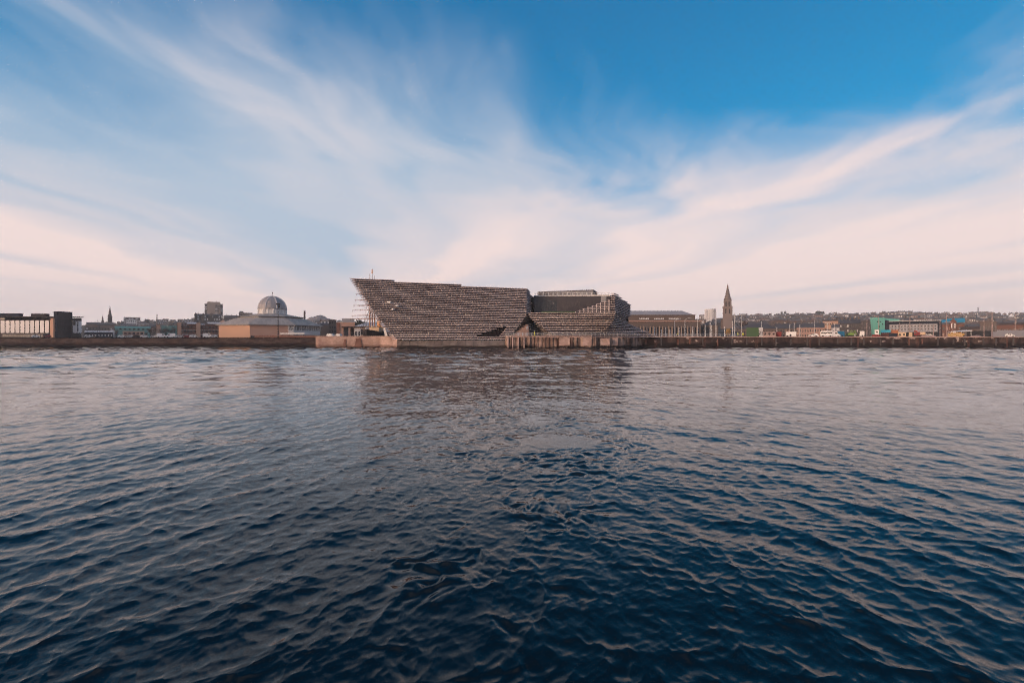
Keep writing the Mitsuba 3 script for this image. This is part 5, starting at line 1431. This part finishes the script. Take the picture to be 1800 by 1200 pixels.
# ------------------------------------------------------------------ the town on its hill
def zone(px):
    for lim, s in ((210, 'behind the left spires'), (262, 'behind the teal office'), (345, 'above the bare trees'), (450, 'near the tower block'), (600, 'right of the dome'), (1300, 'behind the concert hall'), (1342, 'right of the church spire'), (1402, 'above the long dark hall'), (1450, 'above the brick terrace'),
                   (1476, 'above the bus'), (1530, 'above the grey mansion'), (1585, 'above the turquoise building'), (1650, 'above the grey office'), (1700, 'above the blue roofs'), (1745, 'below the lone chimney'), (9999, 'at the far right')):
        if px < lim:
            return s


matt('m_hill_grey', (0.125, 0.105, 0.105))
matt('m_hill_brown', (0.115, 0.085, 0.075))
matt('m_hill_pink', (0.21, 0.14, 0.115))
WALLS = [('grey', 'm_hill_grey'), ('brown', 'm_hill_brown'), ('pink', 'm_hill_pink'), ('dark', 'm_stone_dark'), ('grey', 'm_hill_grey'), ('brown', 'm_hill_brown'), ('dark', 'm_stone_dark'), ('grey', 'm_hill_grey'), ('pale', 'm_panel_grey')]
ROOFS = [('slate', 'm_slate'), ('grey', 'm_roof_grey'), ('slate', 'm_slate'), ('brown', 'm_roof_brown')]


def hill_house(px, d, w):
    x = X(px, d)
    zb = base_at(x, d)
    wn, wm = rng.choice(WALLS)
    rn, rm = rng.choice(ROOFS)
    h = rng.uniform(6.0, 9.5)
    ptop = 599 - (zb + h - EYE) / d * 800
    hw = w / d * 800 / 2
    where = zone(px)
    row = 'low' if d < 640 else 'midway' if d < 980 else 'high'
    lb = '%s %s roofed house %s %s' % (wn, rn, {'low': 'low down', 'midway': 'halfway up', 'high': 'high up'}[row], where)
    al = rng.random() < 0.78
    PLACE[house('hill_house', lb, 'house', px - hw, px + hw, ptop, d, rng.uniform(8, 11), wm, rm, 'gable' if rng.random() < 0.8 else 'hip', rng.uniform(2.2, 3.2), 'x' if al else 'y',
              win=(max(2, int(w / 3.2)), 2) if d < 900 else (max(2, int(w / 4)), 1), wmat=('m_pane', 'm_pane', 'm_pane', 'm_pane_pale'), chim=rng.choice((0, 1, 2, 2)) if al else 0, group='houses ' + row + ' on the hill ' + where)] = px


for d in (395, 480, 570, 680, 800, 930, 1080, 1240, 1400):
    px = 1284 + rng.uniform(0, 8)
    while px < 1806:
        w = rng.choice((9, 11, 12, 16, 22, 26)) * (0.85 if d < 600 else 1.0)
        hw = w / d * 800
        if not (d < 500 and 1296 < px < 1366) and rng.random() < (0.86 if d > 480 else 0.7):
            hill_house(px + hw / 2, d + rng.uniform(-18, 18), w)
        px += hw * 1.03 + rng.uniform(0.3, 6.5 if d > 900 else 4.0)
for d in (520, 640, 780, 930, 1100, 1300):
    px = 148 + rng.uniform(0, 6)
    while px < 605:
        w = rng.choice((9, 11, 14, 18, 24))
        hw = w / d * 800
        if not (388 < px + hw and px < 540) and rng.random() < 0.8:
            hill_house(px + hw / 2, d + rng.uniform(-15, 15), w)
        px += hw * 1.05 + rng.uniform(0.4, 9)
for d in (640, 820):
    for px in (1231, 1234.5, 1259.5, 1263, 1267, 1270.5):
        hill_house(px + rng.uniform(-1, 1), d + rng.uniform(-10, 10), 14)
nt = 0
for d, n_, a, b in ((430, 14, 1300, 1800), (600, 18, 1290, 1800), (850, 22, 1290, 1800), (1120, 26, 1286, 1800), (1440, 44, 1284, 1806), (600, 8, 205, 385), (900, 12, 150, 390), (1350, 22, 145, 600)):
    for i in range(n_):
        px = a + (b - a) * (i + rng.random()) / n_
        dd = d + rng.uniform(-30, 30)
        if 400 < px < 545:
            continue
        h = rng.uniform(5, 10) if d < 1400 else rng.uniform(4, 9)
        z_ = base_at(X(px, dd), dd)
        row = 'low' if d < 640 else 'midway' if d < 980 else 'high'
        PLACE[
            tree(px, 599 - (z_ + h - EYE) / dd * 800, rng.uniform(6, 12) / dd * 800, dd, 'dark bare tree %s %s' % ({'low': 'low down', 'midway': 'halfway up', 'high': 'high up'}[row], zone(px)), 'trees %s on the hill %s' % (row, zone(px)), rng.choice(('m_far_twig', 'm_far_twig', 'm_twig', 'm_evergreen')), 130 if d > 800 else 200, rng.random() < 0.4)] = px

# ------------------------------------------------------------------ air: a thin evening haze over the whole bay
scene['haze_air'] = {'type': 'homogeneous', 'albedo': {'type': 'rgb', 'value': [0.96, 0.95, 0.95]}, 'sigma_t': {'type': 'rgb', 'value': 0.00020}}
scene['haze'] = {'type': 'cube', 'bsdf': {'type': 'null'}, 'interior': {'type': 'ref', 'id': 'haze_air'}, 'to_world': T().translate([0, 785, 77]).scale([2700, 960, 80])}
labels['haze'] = {'label': 'thin pinkish evening haze over the water and the town', 'kind': 'stuff'}

# what still shares a label is told apart by its place in its row
WORDS = ['first', 'second', 'third', 'fourth', 'fifth', 'sixth', 'seventh', 'eighth', 'ninth', 'tenth', 'eleventh', 'twelfth', 'thirteenth', 'fourteenth', 'fifteenth']
byl = {}
for k, v in labels.items():
    if '__' not in k and v.get('group') and k in PLACE:
        byl.setdefault(v['label'], []).append((PLACE[k], k))
for lb, rows in byl.items():
    if 1 < len(rows) <= 40:
        for i, (_, k) in enumerate(sorted(rows)):
            labels[k]['label'] = '%s, %s from left' % (lb, WORDS[i] if i < 15 else '%dth' % (i + 1))
